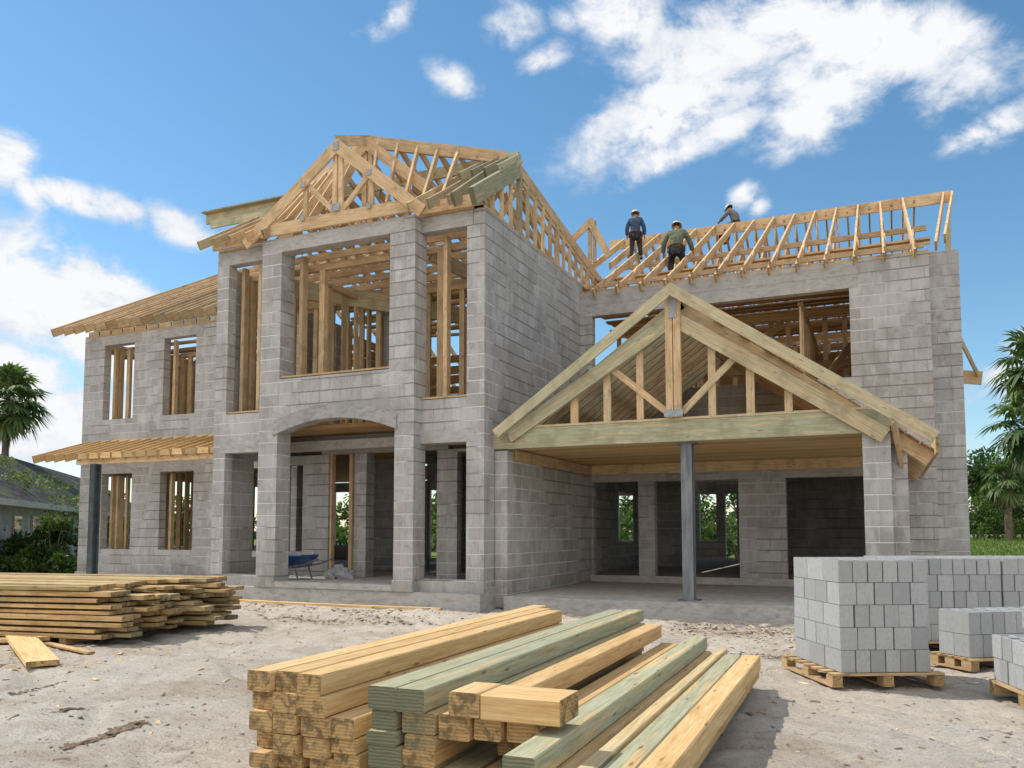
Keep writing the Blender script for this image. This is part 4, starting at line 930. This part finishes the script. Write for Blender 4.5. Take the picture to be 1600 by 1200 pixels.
# ------------------------------------------------------------------ soil clods, chips and straw on the ground
def litter(name, label, n, mat, spots, smin, smax, flat, kind='stuff', cat='debris'):
    r = random.Random(hash(name) % 999 if False else len(name)*7); mb = MB()
    for _ in range(n):
        x0, x1, y0, y1 = r.choice(spots); x = r.uniform(x0, x1); y = r.uniform(y0, y1)
        z = float(gz([x], [y])[0]) if y < 14.3 else .0
        s_ = smin+(smax-smin)*r.random()**2.5; a = r.uniform(0, 6.28); l = s_*r.uniform(1, 3.2 if flat else 1.6); h = s_*(.25 if flat else .7)
        e1 = Vector((math.cos(a), math.sin(a), r.uniform(-.25, .25)))*l/2; e2 = Vector((-math.sin(a), math.cos(a), 0))*s_/2; c = Vector((x, y, z+h*.25)); up = Vector((0, 0, h))
        b = [c-e1-e2, c+e1-e2, c+e1+e2, c-e1+e2]; t = [c+(p-c)*r.uniform(.35, .8)+up*r.uniform(.6, 1.1) for p in b]
        col = (r.random(), 0, 0)
        mb.face(t, [(0, 0)]*4, col)
        for k in range(4): mb.face([b[k], b[(k+1) % 4], t[(k+1) % 4], t[k]], [(0, 0)]*4, col)
    o = part(name, mb, mat); tag(o, label, cat, None, kind)
litter('soil_clods', 'dark soil clods and bark scattered over the sand', 5200, CLOD, [(-12, 3, 3, 14.0), (-9, 2, 4, 12), (-3.5, 2, 10.5, 14.2), (-3.2, .2, 12.2, 13.9), (-3, 0, 12.6, 13.6), (-13.5, -7, 12.6, 13.6), (-10, -5.4, 11.5, 12.2)], .006, .034, True)
def along(p, q, w, n=14): return [(p[0]+(q[0]-p[0])*k/n-w, p[0]+(q[0]-p[0])*k/n+w, p[1]+(q[1]-p[1])*k/n-w, p[1]+(q[1]-p[1])*k/n+w) for k in range(n+1)]
litter('bark_trails', 'dark trails of bark and raked soil on the sand', 2200, CLOD, along((-3.95, 4.9), (-3.9, 8.6), .09)+along((-5.32, 4.18), (-5.30, 4.50), .035)+along((-5.30, 4.50), (-5.34, 4.88), .05)+along((-6.45, 4.95), (-6.44, 5.19), .03, 6)+along((-7.68, 5.44), (-7.80, 6.04), .05, 5)+along((-10.2, 11.9), (-6.2, 11.7), .16)+along((-12.8, 13.4), (-7.6, 13.2), .12)+along((-2.9, 12.9), (.2, 12.6), .22)+along((-1.6, 10.6), (.2, 11.4), .2), .006, .04, True)
litter('wood_chips', 'pale wood chips and straw scattered over the sand', 1500, STRAW, [(-13, -6.5, 12.9, 14.0), (-7.5, 0, 12.4, 14.3), (-1.2, 1.4, 9.5, 13), (-12, 2, 4, 13), (-12, -8, 6, 8)], .012, .05, True)
litter('pebbles', 'small pale stones on the sand', 2600, SAND, [(-12, 3, 2.8, 13.8), (-6, 2, 2.8, 8)], .005, .018, False)
litter('dry_leaves', 'dry leaves and chips blown over the porch slab', 160, STRAW, [(-6.4, -.5, 15.2, 19.8), (-6.6, -6.0, 15.2, 18), (-3.6, -3.0, 15, 15.6)], .02, .07, True)

# ------------------------------------------------------------------ things left in the entrance
def wheelbarrow(loc):
    x, y, z = loc; t = thing('wheelbarrow', 'blue wheelbarrow parked on the slab inside the arched entrance', 'wheelbarrow', loc)
    P = lambda a, b, c: (x+a, y+b, z+c)
    mb = MB(); lo = [(-.30, -.20), (.26, -.20), (.26, .20), (-.30, .20)]; hi = [(-.46, -.32), (.42, -.32), (.42, .32), (-.46, .32)]
    for k in range(4):
        a, b = lo[k], lo[(k+1) % 4]; c, d = hi[(k+1) % 4], hi[k]
        mb.face([P(*a, .28), P(*b, .28), P(*c, .52), P(*d, .55 if k else .52)])
    mb.face([P(*q, .28) for q in lo]); part('tray', mb, BLUE, t)
    for s_ in (-1, 1):
        mb = MB(); mb.tube([P(-.52, s_*.10, .22), P(-.1, s_*.20, .25), P(.45, s_*.27, .33), P(.85, s_*.28, .46)], .022); part('handle', mb, STEEL, t)
        mb = MB(); mb.tube([P(.18, s_*.24, .29), P(.28, s_*.25, .0)], .02); part('leg', mb, STEEL, t)
    mb = MB(); mb.tube([P(-.55+.19*math.cos(k*.393), 0, .20+.19*math.sin(k*.393)) for k in range(17)], .045, cap=False); w = part('wheel', mb, RUBBER, t)
    mb = MB(); mb.tube([P(-.55, -.09, .20), P(-.55, .09, .20)], .05); part('hub', mb, STEEL, w)
wheelbarrow((-12.35, 15.45, .42))
mb = MB()
for k in range(14): 
    a = rnd.uniform(0, 6.28); r_ = rnd.uniform(0, .32); c = Vector((-11.55+r_*math.cos(a), 16.0+r_*.7*math.sin(a), .42+.20*(1-r_/.35)))
    mb.tube([c+Vector((-.11, 0, -.06)), c+Vector((-.05, .02, .03)), c+Vector((.06, -.02, .04)), c+Vector((.12, 0, -.05))], [.05, .11, .11, .04], 7)
tag(part('rubble_heap', mb, STUCCO), 'small heap of pale rubble on the slab just inside the entrance', 'rubble')

# ------------------------------------------------------------------ planting and the neighbouring house
def at(u, w):
    """ground point seen at photo column u, w metres ahead of the camera"""
    r = (u-800)/1302*w; return (r*math.cos(YAW)-w*math.sin(YAW), r*math.sin(YAW)+w*math.cos(YAW))
def leafquad(mb, c, d, n, l, w, col):
    d = Vector(d).normalized(); sd = d.cross(Vector(n)); sd = sd.normalized() if sd.length > 1e-4 else Vector((1, 0, 0)); c = Vector(c)
    mb.face([c, c+d*l*.45+sd*w/2, c+d*l, c+d*l*.45-sd*w/2], [(0, 0)]*4, (col, 0, 0))
def rv(r): 
    v = Vector((r.gauss(0, 1), r.gauss(0, 1), r.gauss(0, 1))); return v.normalized()
def clumps(mb, r, centre, rad, n, per, size, squash=.8, bias=0.0):
    for _ in range(n):
        v = rv(r); rr = r.random()**.45; c = Vector(centre)+Vector((v.x*rad[0], v.y*rad[1], v.z*rad[2]))*rr
        cr = r.uniform(.16, .34)*(rad[0]+rad[2])/2; ct = r.uniform(.05, .75)+bias
        for _ in range(per):
            q = rv(r); p = c+Vector((q.x, q.y, q.z*squash))*cr*r.random()**.4
            d = (q+Vector((0, 0, -.25))+rv(r)*.8); leafquad(mb, p, d, rv(r), size*r.uniform(.7, 1.4), size*r.uniform(.35, .6), min(1, max(0, ct+r.uniform(-.2, .25))))
def tree(name, label, cat, xy, h, rad, seed, mat=LEAF, n=26, per=70, size=.28, group=None, trunk=.45):
    r = random.Random(seed); x, y = xy; t = thing(name, label, cat, (x, y, 0), group)
    mb = MB(); cz = h-rad*.85; mb.tube([(x, y, -.1), (x+r.uniform(-.1, .1), y, cz*.5), (x+r.uniform(-.2, .2), y+r.uniform(-.2, .2), cz)], [.05*h**.8, .038*h**.8, .026*h**.8], 8)
    for k in range(6):
        a = k*1.05+r.uniform(-.3, .3); z0 = cz*r.uniform(trunk, .95); q = Vector((x+math.cos(a)*rad*.7, y+math.sin(a)*rad*.7, cz+r.uniform(-.3, .5)*rad))
        mb.tube([(x, y, z0), Vector((x, y, z0)).lerp(q, .55)+Vector((0, 0, .12*rad)), q], [.020*h**.8, .013*h**.8, .005*h**.8], 6)
    part('trunk', mb, BARK, t, smooth=True)
    mb = MB(); clumps(mb, r, (x, y, cz), (rad, rad, rad*.85), n, per, size); part('crown', mb, mat, t)
    return t
def shrub(label, xy, h, rad, seed, mat=LEAF, n=16, per=80, size=.16, group=None, name='shrub', z=0.0):
    r = random.Random(seed); x, y = xy; t = thing(name, label, 'shrub', (x, y, z), group)
    mb = MB()
    for k in range(6): a = k*1.05; mb.tube([(x, y, z-.05), (x+math.cos(a)*rad*.25, y+math.sin(a)*rad*.25, z+h*.4), (x+math.cos(a)*rad*.6, y+math.sin(a)*rad*.6, z+h*.8)], [.03, .022, .008], 5)
    part('stem', mb, BARK, t); mb = MB(); clumps(mb, r, (x, y, z+h*.52), (rad, rad, h*.5), n, per, size); part('foliage', mb, mat, t)
    return t
def palm(label, xy, h, R_, seed, leaves=34, dead=8, blades=22, lean=(0, 0), tr=.17):
    r = random.Random(seed); x, y = xy; t = thing('palm_tree', label, 'palm tree', (x, y, 0), 'fan palms')
    top = Vector((x+lean[0], y+lean[1], h)); mb = MB(); n = 14
    pts = [Vector((x, y, -.1)).lerp(top, k/n) for k in range(n+1)]
    mb.tube(pts, [tr*(1.25 if k == 0 else 1)*(1+.07*(k % 2)) for k in range(n+1)], 10); part('trunk', mb, BARK, t)
    def fan(mb, a, e, L, bl, droop):
        d = Vector((math.cos(a)*math.cos(e), math.sin(a)*math.cos(e), math.sin(e))); sd = Vector((-math.sin(a), math.cos(a), 0)); ct = r.uniform(.15, .8)
        p0 = top+Vector((0, 0, .05)); mid = p0+d*L*.5; tip = p0+d*L-Vector((0, 0, .12*L*max(0, math.cos(e))))
        mb.tube([p0, mid, tip], [.025, .018, .012], 4, (ct*.7, 0, 0)); f = (tip-mid).normalized(); nn = sd.cross(f).normalized()
        for k in range(blades):
            b = R(-150+300*(k+.5)/blades+r.uniform(-4, 4)); dd = (f*math.cos(b)+sd*math.sin(b)+nn*r.uniform(-.1, .25)).normalized(); l = bl*(1-.25*abs(b)/2.6)*r.uniform(.85, 1.1)
            w = bl*.075; sv = dd.cross(nn).normalized(); q1 = tip+dd*l*.55-Vector((0, 0, droop*l*.06)); q2 = tip+dd*l-Vector((0, 0, droop*l*.34)); c = min(1, max(0, ct+r.uniform(-.15, .2)))
            mb.face([tip, q1+sv*w, q1-sv*w], [(0, 0)]*3, (c, 0, 0)); mb.face([q1-sv*w, q1+sv*w, q2], [(0, 0)]*3, (c, 0, 0))
    for k in range(leaves):
        a = k*2.399+r.uniform(-.2, .2); e = R(78-128*(k/leaves)+r.uniform(-8, 8)); mb = MB(); fan(mb, a, e, R_*.62, R_*.55, r.uniform(.6, 1.4)); part('frond', mb, PALML, t)
    if dead:
        mb = MB(); 
        for k in range(dead): fan(mb, k*2.399, R(-62+r.uniform(-12, 8)), R_*.5, R_*.5, 1.5)
        part('dead_fronds', mb, DEADL, t)
    return t

palm('fan palm with a round crown above the neighbouring roof at the left edge', at(3, 45), 8.6, 2.2, 3, 40, 5)
palm('tall fan palm reaching in at the right edge beyond the lawn', at(1636, 30), 7.5, 1.8, 5, 30, 5, lean=(.1, 0))
palm('shorter fan palm with brown hanging thatch at the right edge', at(1628, 34), 6.0, 2.0, 9, 30, 12, lean=(-.1, 0), tr=.22)
palm('young fan palm between the house corner and the thatched palm', at(1576, 42), 4.1, 1.3, 12, 24, 10)
# the lawn rises gently beyond the house
def bz(w): return float(np.interp(w, [24, 28, 34, 42, 60, 90], [-.05, .15, .55, 1.0, 1.25, 1.3]))
mb = MB(); ws = [24, 26, 28, 31, 34, 38, 42, 50, 60, 90]; us = [1500, 1560, 1640, 1800, 2100]
for a_, b_ in zip(ws, ws[1:]):
    for c_, d_ in zip(us, us[1:]): mb.face([(*at(c_, a_), bz(a_)), (*at(d_, a_), bz(a_)), (*at(d_, b_), bz(b_)), (*at(c_, b_), bz(b_))])
LAWN = plain('lawn turf', (0.13, 0.19, 0.04), 0.9, 0.35, 2.5)
o = part('grass_bank', mb, LAWN, smooth=True); weld(o); tag(o, 'gently rising green lawn at the right of the house', 'lawn', None, 'structure')
for k, (u, w, h, rad, lab, m) in enumerate(((1532, 48, 6.2, 2.3, 'dark bushy tree right beside the house corner', LEAF), (1580, 52, 6.6, 2.8, 'leafy tree behind the thatched palm', LEAF2), (1650, 48, 7.2, 3.0, 'dense tree reaching in at the right edge', LEAF))):
    tree('bushy_tree', lab, 'tree', at(u, w), h, rad, 40+k, m, 34, 90, .26)
for k, (u, w, h, rad, lab) in enumerate(((1524, 44, 2.2, 1.2, 'low dark shrub beside the house wall'), (1556, 43, 2.4, 1.3, 'bright green shrub under the young palm'), (1600, 43, 2.8, 1.5, 'bright green shrub under the thatched palm'), (1578, 46, 3.2, 1.6, 'taller shrub between the two bright green ones'))):
    shrub(lab, at(u, w), h, rad, 60+k, LEAF2 if k else LEAF, 18, 100, .17, 'shrubs along the lawn', z=bz(w)-.1)
# trees behind the house, seen through its openings
for k, (u, w, h, lab) in enumerate(((175, 56, 4.4, 'tree seen through the leftmost ground-floor window'), (285, 58, 4.2, 'tree seen through the second ground-floor window'), (455, 60, 4.6, 'tree seen through the opening beside the entrance arch'), (560, 58, 4.2, 'tree seen through the entrance doorway'),
                              (680, 60, 4.8, 'tree seen through the narrow opening right of the arch'), (790, 58, 4.6, 'tree hidden mostly by the block wall, behind the stair hall'), (975, 56, 4.6, 'tree seen through the small rear window of the porch room'), (1100, 54, 4.4, 'tree seen through the porch doorway behind the steel post'), (1165, 56, 5.0, 'tree behind the right wing, seen through the porch doorway edge'), (1290, 58, 4.8, 'tree behind the darkest room of the right wing'))):
    tree('garden_tree', lab, 'tree', at(u, w), h, 2.1, 80+k, LEAF2 if k % 2 else LEAF, 20, 60, .34, 'trees behind the house')
for k, (u, w) in enumerate(((180, 46), (640, 50), (690, 49), (985, 47), (1085, 46), (1120, 47), (1150, 45))):
    shrub(('bush behind the left wing', 'bush behind the hall, seen through the middle of the house', 'bush seen through the narrow opening right of the arch', 'bush seen through the small rear porch window', 'bush seen left in the rear porch doorway', 'bush seen in the middle of the rear porch doorway', 'bush seen right in the rear porch doorway')[k], at(u, w), 2.4, 1.4, 130+k, LEAF2, 16, 80, .2, 'bushes behind the house')
# far hedge and wood closing off the land behind
r = random.Random(21); mb = MB()
for k in range(150):
    x, y = at(r.uniform(-250, 1850), r.uniform(62, 74)); h = r.uniform(2.2, 3.6)
    clumps(mb, r, (x, y, h*.45), (2.0, 2.0, h*.55), 5, 34, .5)
tag(part('far_hedge', mb, LEAF), 'distant hedge and trees closing the land behind the house', 'hedge', None, 'stuff')
# lawn blades
r = random.Random(4); mb = MB()
for _ in range(9000):
    z = 0.0
    if r.random() < .8: w = r.uniform(25, 46); x, y = at(r.uniform(1505, 1680), w); z = bz(w)
    else: x, y = at(r.uniform(-80, 130), r.uniform(25, 33))
    a = r.uniform(0, 6.28); leafquad(mb, (x, y, z-.02), (math.cos(a)*.4, math.sin(a)*.4, 1), (math.sin(a), -math.cos(a), 0), r.uniform(.08, .22), .035, r.random())
tag(part('lawn', mb, GRASS), 'bright green lawn grass beyond the site', 'grass', None, 'stuff')

# neighbouring house at the left, half hidden by vines
def neighbour():
    w0 = Vector((-18.2, 32)); dv = Vector((-.29, .956)).normalized(); nv = Vector((.956, .29)).normalized()
    def P(t, n, z):
        q = w0+dv*t+nv*n; return Vector((q.x*math.cos(YAW)-q.y*math.sin(YAW), q.x*math.sin(YAW)+q.y*math.cos(YAW), z))
    t = thing('neighbour_house', 'low white neighbouring house with a dark shingle roof behind the vines at left', 'house', P(0, -4, 0))
    mb = MB(); a, b = -9, 34
    for q in ([P(a, 0, 0), P(b, 0, 0), P(b, 0, 2.5), P(a, 0, 2.5)], [P(b, 0, 0), P(b, -8, 0), P(b, -8, 2.5), P(b, 0, 2.5)], [P(b, -8, 0), P(a, -8, 0), P(a, -8, 2.5), P(b, -8, 2.5)], [P(a, -8, 0), P(a, 0, 0), P(a, 0, 2.5), P(a, -8, 2.5)]): mb.face(q)
    mb.face([P(a, 0, 2.5), P(a, -4, 5.0), P(a, -8, 2.5)]); mb.face([P(b, 0, 2.5), P(b, -4, 5.0), P(b, -8, 2.5)]); part('wall', mb, STUCCO, t)
    mb = MB()
    for s_, n0, n1 in ((1, .6, -4), (-1, -8.6, -4)):
        z0, z1 = 2.50, 5.25; L = b-a+1
        top = [P(a-.5, n0, z0), P(b+.5, n0, z0), P(b+.5, n1, z1), P(a-.5, n1, z1)]; uv = [(0, 0), (L, 0), (L, 5), (0, 5)]
        mb.face(top, uv); mb.face([p-Vector((0, 0, .12)) for p in reversed(top)], uv)
        for i in range(4): p, q = top[i], top[(i+1) % 4]; mb.face([p, q, q-Vector((0, 0, .12)), p-Vector((0, 0, .12))], [(0, 0)]*4)
    part('roof', mb, SHINGLE, t)
    mb = MB(); mb.beam(P(a-.5, .66, 2.40), P(b+.5, .66, 2.40), .12, .20); part('gutter', mb, TRIM, t)
    for c in (-3.0, -.6, 2.2, 5.5):
        mb = MB(); mb.beam(P(c-.55, .01, 1.45), P(c+.55, .01, 1.45), .08, 1.3); w = part('window_frame', mb, TRIM, t)
        mb = MB(); mb.beam(P(c-.47, .03, 1.45), P(c+.47, .03, 1.45), .06, 1.14); part('pane', mb, GLASSY, w)
    r = random.Random(8)
    for k, (tt, n_) in enumerate(((-1.5, 5), (1.6, 6), (4.5, 6), (8.0, 5))):
        mb = MB()
        for _ in range(n_):
            f = r.random(); c = P(tt+r.uniform(-1.0, 1.0), .75-3.2*f, 2.55+1.95*f+.10)
            for _ in range(34): q = rv(r); leafquad(mb, c+Vector((q.x*.4, q.y*.4, q.z*.05)), q+Vector((0, 0, .3)), rv(r), r.uniform(.10, .2), .09, r.uniform(.2, 1))
        for _ in range(4):
            c = P(tt+r.uniform(-1, 1), .8, r.uniform(1.2, 2.5))
            for _ in range(34): q = rv(r); leafquad(mb, c+Vector((q.x*.3, q.y*.3, q.z*.35)), q, rv(r), r.uniform(.10, .2), .09, r.uniform(.1, .9))
        tag(part('climbing_vine', mb, LEAF2, loc=P(tt, .75, 0)), 'yellow green vine creeping over the neighbouring shingle roof, %s from the left' % ORD[k], 'vine', 'vines on the neighbouring roof')
neighbour()
for k, (u, w, h, rad) in enumerate(((-20, 30, 2.2, 1.2), (6, 28, 1.9, .8), (36, 28.5, 1.25, .9), (60, 29, 1.3, .8), (84, 27.5, 2.0, .62), (114, 28, 1.5, .9), (30, 27, .9, .9), (62, 26.5, .75, .9), (112, 26.5, .7, .8))):
    shrub('leafy hedge shrub before the white house, %s' % ('mostly past the left edge', 'at the far left', 'second from the left', 'third from the left', 'fourth from the left', 'beside the left wing corner', 'low one at the far left', 'low one in the middle', 'low one by the left wing')[k], at(u, w), h, rad, 160+k, LEAF if k % 3 else LEAF2, 18, 100, .15, 'hedge shrubs at the left')

# ------------------------------------------------------------------ the three builders on the roof
SKIN = plain('skin', (0.36, 0.20, 0.13), 0.6, 0.1); HELM = plain('hard hat shell', (0.62, 0.54, 0.36), 0.4, 0.08); HELW = plain('pale hard hat shell', (0.55, 0.53, 0.47), 0.4, 0.1)
NAVY = plain('navy work shirt', (0.045, 0.075, 0.13), 0.9, 0.4, 14); OLIVE = plain('grey green work shirt', (0.12, 0.14, 0.09), 0.9, 0.4, 14); DARKT = plain('dark work trousers', (0.035, 0.033, 0.035), 0.9, 0.4, 14); BROWN = plain('brown leather', (0.13, 0.06, 0.03), 0.7, 0.3, 14); GREY = plain('grey work shirt', (0.15, 0.15, 0.14), 0.9, 0.4, 14); HAIR = plain('dark hair', (0.02, 0.014, 0.01), 0.8)
def skinned(name, verts, edges, mat, parent, root=0, sub=1):
    me = bpy.data.meshes.new(name); me.from_pydata([v[:3] for v in verts], edges, []); me.materials.append(mat)
    o = bpy.data.objects.new(name, me); C.objects.link(o); o.parent = parent
    sk = o.modifiers.new('skin', 'SKIN'); sk.use_smooth_shade = True
    sv = me.skin_vertices[0] if len(me.skin_vertices) else None
    if sv is None: 
        bm = bmesh.new(); bm.from_mesh(me); bm.verts.layers.skin.verify(); bm.to_mesh(me); bm.free(); sv = me.skin_vertices[0]
    for i, v in enumerate(verts):
        d = sv.data[i]; rr = v[3] if isinstance(v[3], tuple) else (v[3], v[3]); d.radius = rr; d.use_root = i == root
    if sub: s_ = o.modifiers.new('sub', 'SUBSURF'); s_.levels = sub; s_.render_levels = sub
    return o
def person(label, loc, rz, J, shirt, trousers, helm, group=None):
    """J: joint name -> (x, y, z) in the figure's frame, +y ahead"""
    t = thing('person', label, 'person', loc, group, rz)
    V = []; E = []; idx = {}
    def add(n, p, r_, prev=None):
        idx[n] = len(V); V.append((*p, r_)); 
        if prev: E.append((idx[prev], idx[n]))
    g = lambda n: Vector(J[n])
    add('pelvis', g('pelvis'), (.135, .105)); add('waist', g('pelvis').lerp(g('chest'), .45), (.125, .095), 'pelvis'); add('chest', g('chest'), (.155, .11), 'waist'); add('neck', g('neck'), .052, 'chest')
    hd = (g('head')-g('neck')).normalized(); add('jaw', g('head')-hd*.06, .066, 'neck'); add('head', g('head')+hd*.01, (.078, .092), 'jaw'); add('crown', g('head')+hd*.09, .062, 'head')
    for s_, n in ((-1, 'l'), (1, 'r')):
        add('sh'+n, g('sh'+n), .058, 'chest'); add('el'+n, g('el'+n), .042, 'sh'+n); add('wr'+n, g('wr'+n), .030, 'el'+n)
        fd = (g('wr'+n)-g('el'+n)).normalized(); sd = Vector((0, 1, 0)); sd = (sd-fd*sd.dot(fd)).normalized()
        add('palm'+n, g('wr'+n)+fd*.06, (.036, .02), 'wr'+n)
        for k in range(4):
            b = g('wr'+n)+fd*.095+sd*(.026-.0175*k); add('f%d'%k+n, b, .010, 'palm'+n); add('g%d'%k+n, b+fd*(.045, .055, .05, .038)[k]-Vector((s_*.012, 0, .004)), .0085, 'f%d'%k+n)
        add('t'+n, g('wr'+n)+fd*.05+sd*.045, .011, 'palm'+n); add('u'+n, g('wr'+n)+fd*.085+sd*.062, .0095, 't'+n)
        add('hip'+n, g('pelvis').lerp(g('kn'+n), .12)+Vector((s_*.085, 0, -.02)), .092, 'pelvis'); add('kn'+n, g('kn'+n), .06, 'hip'+n); add('an'+n, g('an'+n), .042, 'kn'+n); add('to'+n, g('to'+n), (.042, .03), 'an'+n)
    skinned('body', V, E, SKIN, t)
    sub = lambda names, grow: [(*V[idx[n]][:3], tuple(x+grow for x in (V[idx[n]][3] if isinstance(V[idx[n]][3], tuple) else (V[idx[n]][3],)*2))) for n in names]
    nm = ['waist', 'pelvis', 'chest', 'shl', 'ell', 'wrl', 'shr', 'elr', 'wrr']; v = sub(nm, .030); nb = g('chest').lerp(g('neck'), .72); v.append((nb.x, nb.y, nb.z, (.085, .08)))
    skinned('shirt', v, [(0, 1), (0, 2), (2, 3), (3, 4), (4, 5), (2, 6), (6, 7), (7, 8), (2, 9)], shirt, t)
    nm = ['pelvis', 'hipl', 'knl', 'anl', 'hipr', 'knr', 'anr']; v = sub(nm, .022)
    skinned('trousers', v, [(0, 1), (1, 2), (2, 3), (0, 4), (4, 5), (5, 6)], trousers, t)
    for n in 'lr': v = sub(['an'+n, 'to'+n], .014); skinned('boot', v, [(0, 1)], BROWN, t)
    # hard hat, hair, belt, eyes
    h = g('head'); up = hd; fw = Vector((0, 1, 0)); fw = (fw-up*fw.dot(up)).normalized(); sd = fw.cross(up)
    mb = MB(); n = 16; c = h+up*.045; prev = None
    for k in range(6):
        a = k/5*math.pi/2; rr = .125*math.cos(a); zz = .115*math.sin(a); ring = [c+(sd*math.cos(2*math.pi*i/n)*rr+fw*math.sin(2*math.pi*i/n)*rr*1.15)+up*zz for i in range(n)]
        if prev:
            for i in range(n): mb.face([prev[i], prev[(i+1) % n], ring[(i+1) % n], ring[i]])
        prev = ring
    hat = part_local('hard_hat', mb, helm, t, True); mb = MB(); a0 = [c+(sd*math.cos(2*math.pi*i/n)*.12+fw*math.sin(2*math.pi*i/n)*.14) for i in range(n)]; a1 = [c-up*.012+(sd*math.cos(2*math.pi*i/n)*.14+fw*(math.sin(2*math.pi*i/n)*.15+(.04 if math.sin(2*math.pi*i/n) > .3 else 0))) for i in range(n)]
    for i in range(n): mb.face([a0[i], a1[i], a1[(i+1) % n], a0[(i+1) % n]]); mb.face([a0[i]-up*.008, a0[(i+1) % n]-up*.008, a1[(i+1) % n]-up*.008, a1[i]-up*.008])
    part_local('brim', mb, helm, hat)
    mb = MB(); mb.tube([h-up*.02-fw*.055, h+up*.05-fw*.05], [.07, .075], 10); part_local('hair', mb, HAIR, t, True)
    for s_ in (-1, 1):
        mb = MB(); mb.tube([h+fw*.083+sd*s_*.03+up*.012, h+fw*.092+sd*s_*.03+up*.012], .010, 6); part_local('eye', mb, HAIR, t)
    mb = MB(); mb.tube([h+fw*.08+up*.0, h+fw*.112-up*.022, h+fw*.085-up*.028], [.008, .014, .010], 6); part_local('nose', mb, SKIN, t, True)
    p = g('pelvis'); ax = (g('chest')-p).normalized(); q = p+ax*.07; s2 = Vector((1, 0, 0)); f2 = ax.cross(s2)
    mb = MB(); mb.tube([q+s2*math.cos(k*.3927)*.165+f2*math.sin(k*.3927)*.135 for k in range(17)], .028, 6, cap=False); belt = part_local('tool_belt', mb, BROWN, t)
    for s_ in (-1, 1): mb = MB(); mb.tube([q+s2*s_*.18, q+s2*s_*.19-ax*.16], [.06, .05], 6); part_local('pouch', mb, BROWN, belt)
    return t
def part_local(name, mb, mat, parent, smooth=False):
    me = mb.mesh(name); me.materials.append(mat); o = bpy.data.objects.new(name, me); C.objects.link(o); o.parent = parent
    if smooth: me.polygons.foreach_set('use_smooth', [True]*len(me.polygons))
    return o
stand = dict(pelvis=(0, 0, .80), chest=(0, .02, 1.17), neck=(0, .04, 1.35), head=(0, .07, 1.47), shl=(-.175, .02, 1.28), shr=(.175, .02, 1.28), ell=(-.27, .0, 1.02), elr=(.27, .02, 1.02), wrl=(-.27, .10, .80), wrr=(.28, .12, .80),
             knl=(-.12, .06, .42), knr=(.13, .05, .42), anl=(-.14, 0, .07), anr=(.16, -.02, .07), tol=(-.16, .15, .03), tor=(.18, .13, .03))
bend = dict(pelvis=(0, -.10, .74), chest=(0, .14, 1.06), neck=(0, .25, 1.21), head=(0, .33, 1.33), shl=(-.18, .18, 1.14), shr=(.18, .17, 1.15), ell=(-.32, .26, .90), elr=(.34, .20, .92), wrl=(-.30, .44, .74), wrr=(.38, .40, .76),
            knl=(-.17, .20, .44), knr=(.16, .10, .40), anl=(-.16, .02, .09), anr=(.14, -.16, .07), tol=(-.18, .18, .05), tor=(.15, -.01, .03))
sit = dict(pelvis=(0, 0, .10), chest=(0, .12, .46), neck=(0, .20, .62), head=(0, .28, .72), shl=(-.18, .14, .56), shr=(.18, .14, .56), ell=(-.30, .30, .36), elr=(.30, .30, .36), wrl=(-.20, .52, .32), wrr=(.22, .50, .30),
           knl=(-.20, .42, .12), knr=(.20, .42, .12), anl=(-.18, .55, -.30), anr=(.18, .55, -.30), tol=(-.18, .70, -.33), tor=(.18, .70, -.33))
climb = dict(pelvis=(0, -.02, .76), chest=(0, .10, 1.13), neck=(0, .16, 1.31), head=(0, .21, 1.43), shl=(-.20, .10, 1.23), shr=(.20, .10, 1.23), ell=(-.33, .10, .97), elr=(.33, .12, .98), wrl=(-.36, .26, .76), wrr=(.40, .28, .76),
             knl=(-.16, .24, .48), knr=(.17, .16, .42), anl=(-.15, .06, .12), anr=(.16, -.10, .07), tol=(-.16, .21, .09), tor=(.18, .05, .03))
person('worker in a navy shirt and pale yellow hard hat standing upright on the rafters', (-6.66, 24.1, 9.74), R(15), stand, NAVY, DARKT, HELM).scale = (.96, .96, .96)
person('worker in a grey green shirt and dark trousers stooping over the rafters in front', (-5.06, 22.5, 8.52), R(8), climb, OLIVE, DARKT, HELM).scale = (1.08, 1.08, 1.06)
person('worker in a grey shirt sitting behind the ridge board, pale hard hat tipped forward', (-4.20, 27.62, 11.55), R(60), sit, GREY, DARKT, HELW)
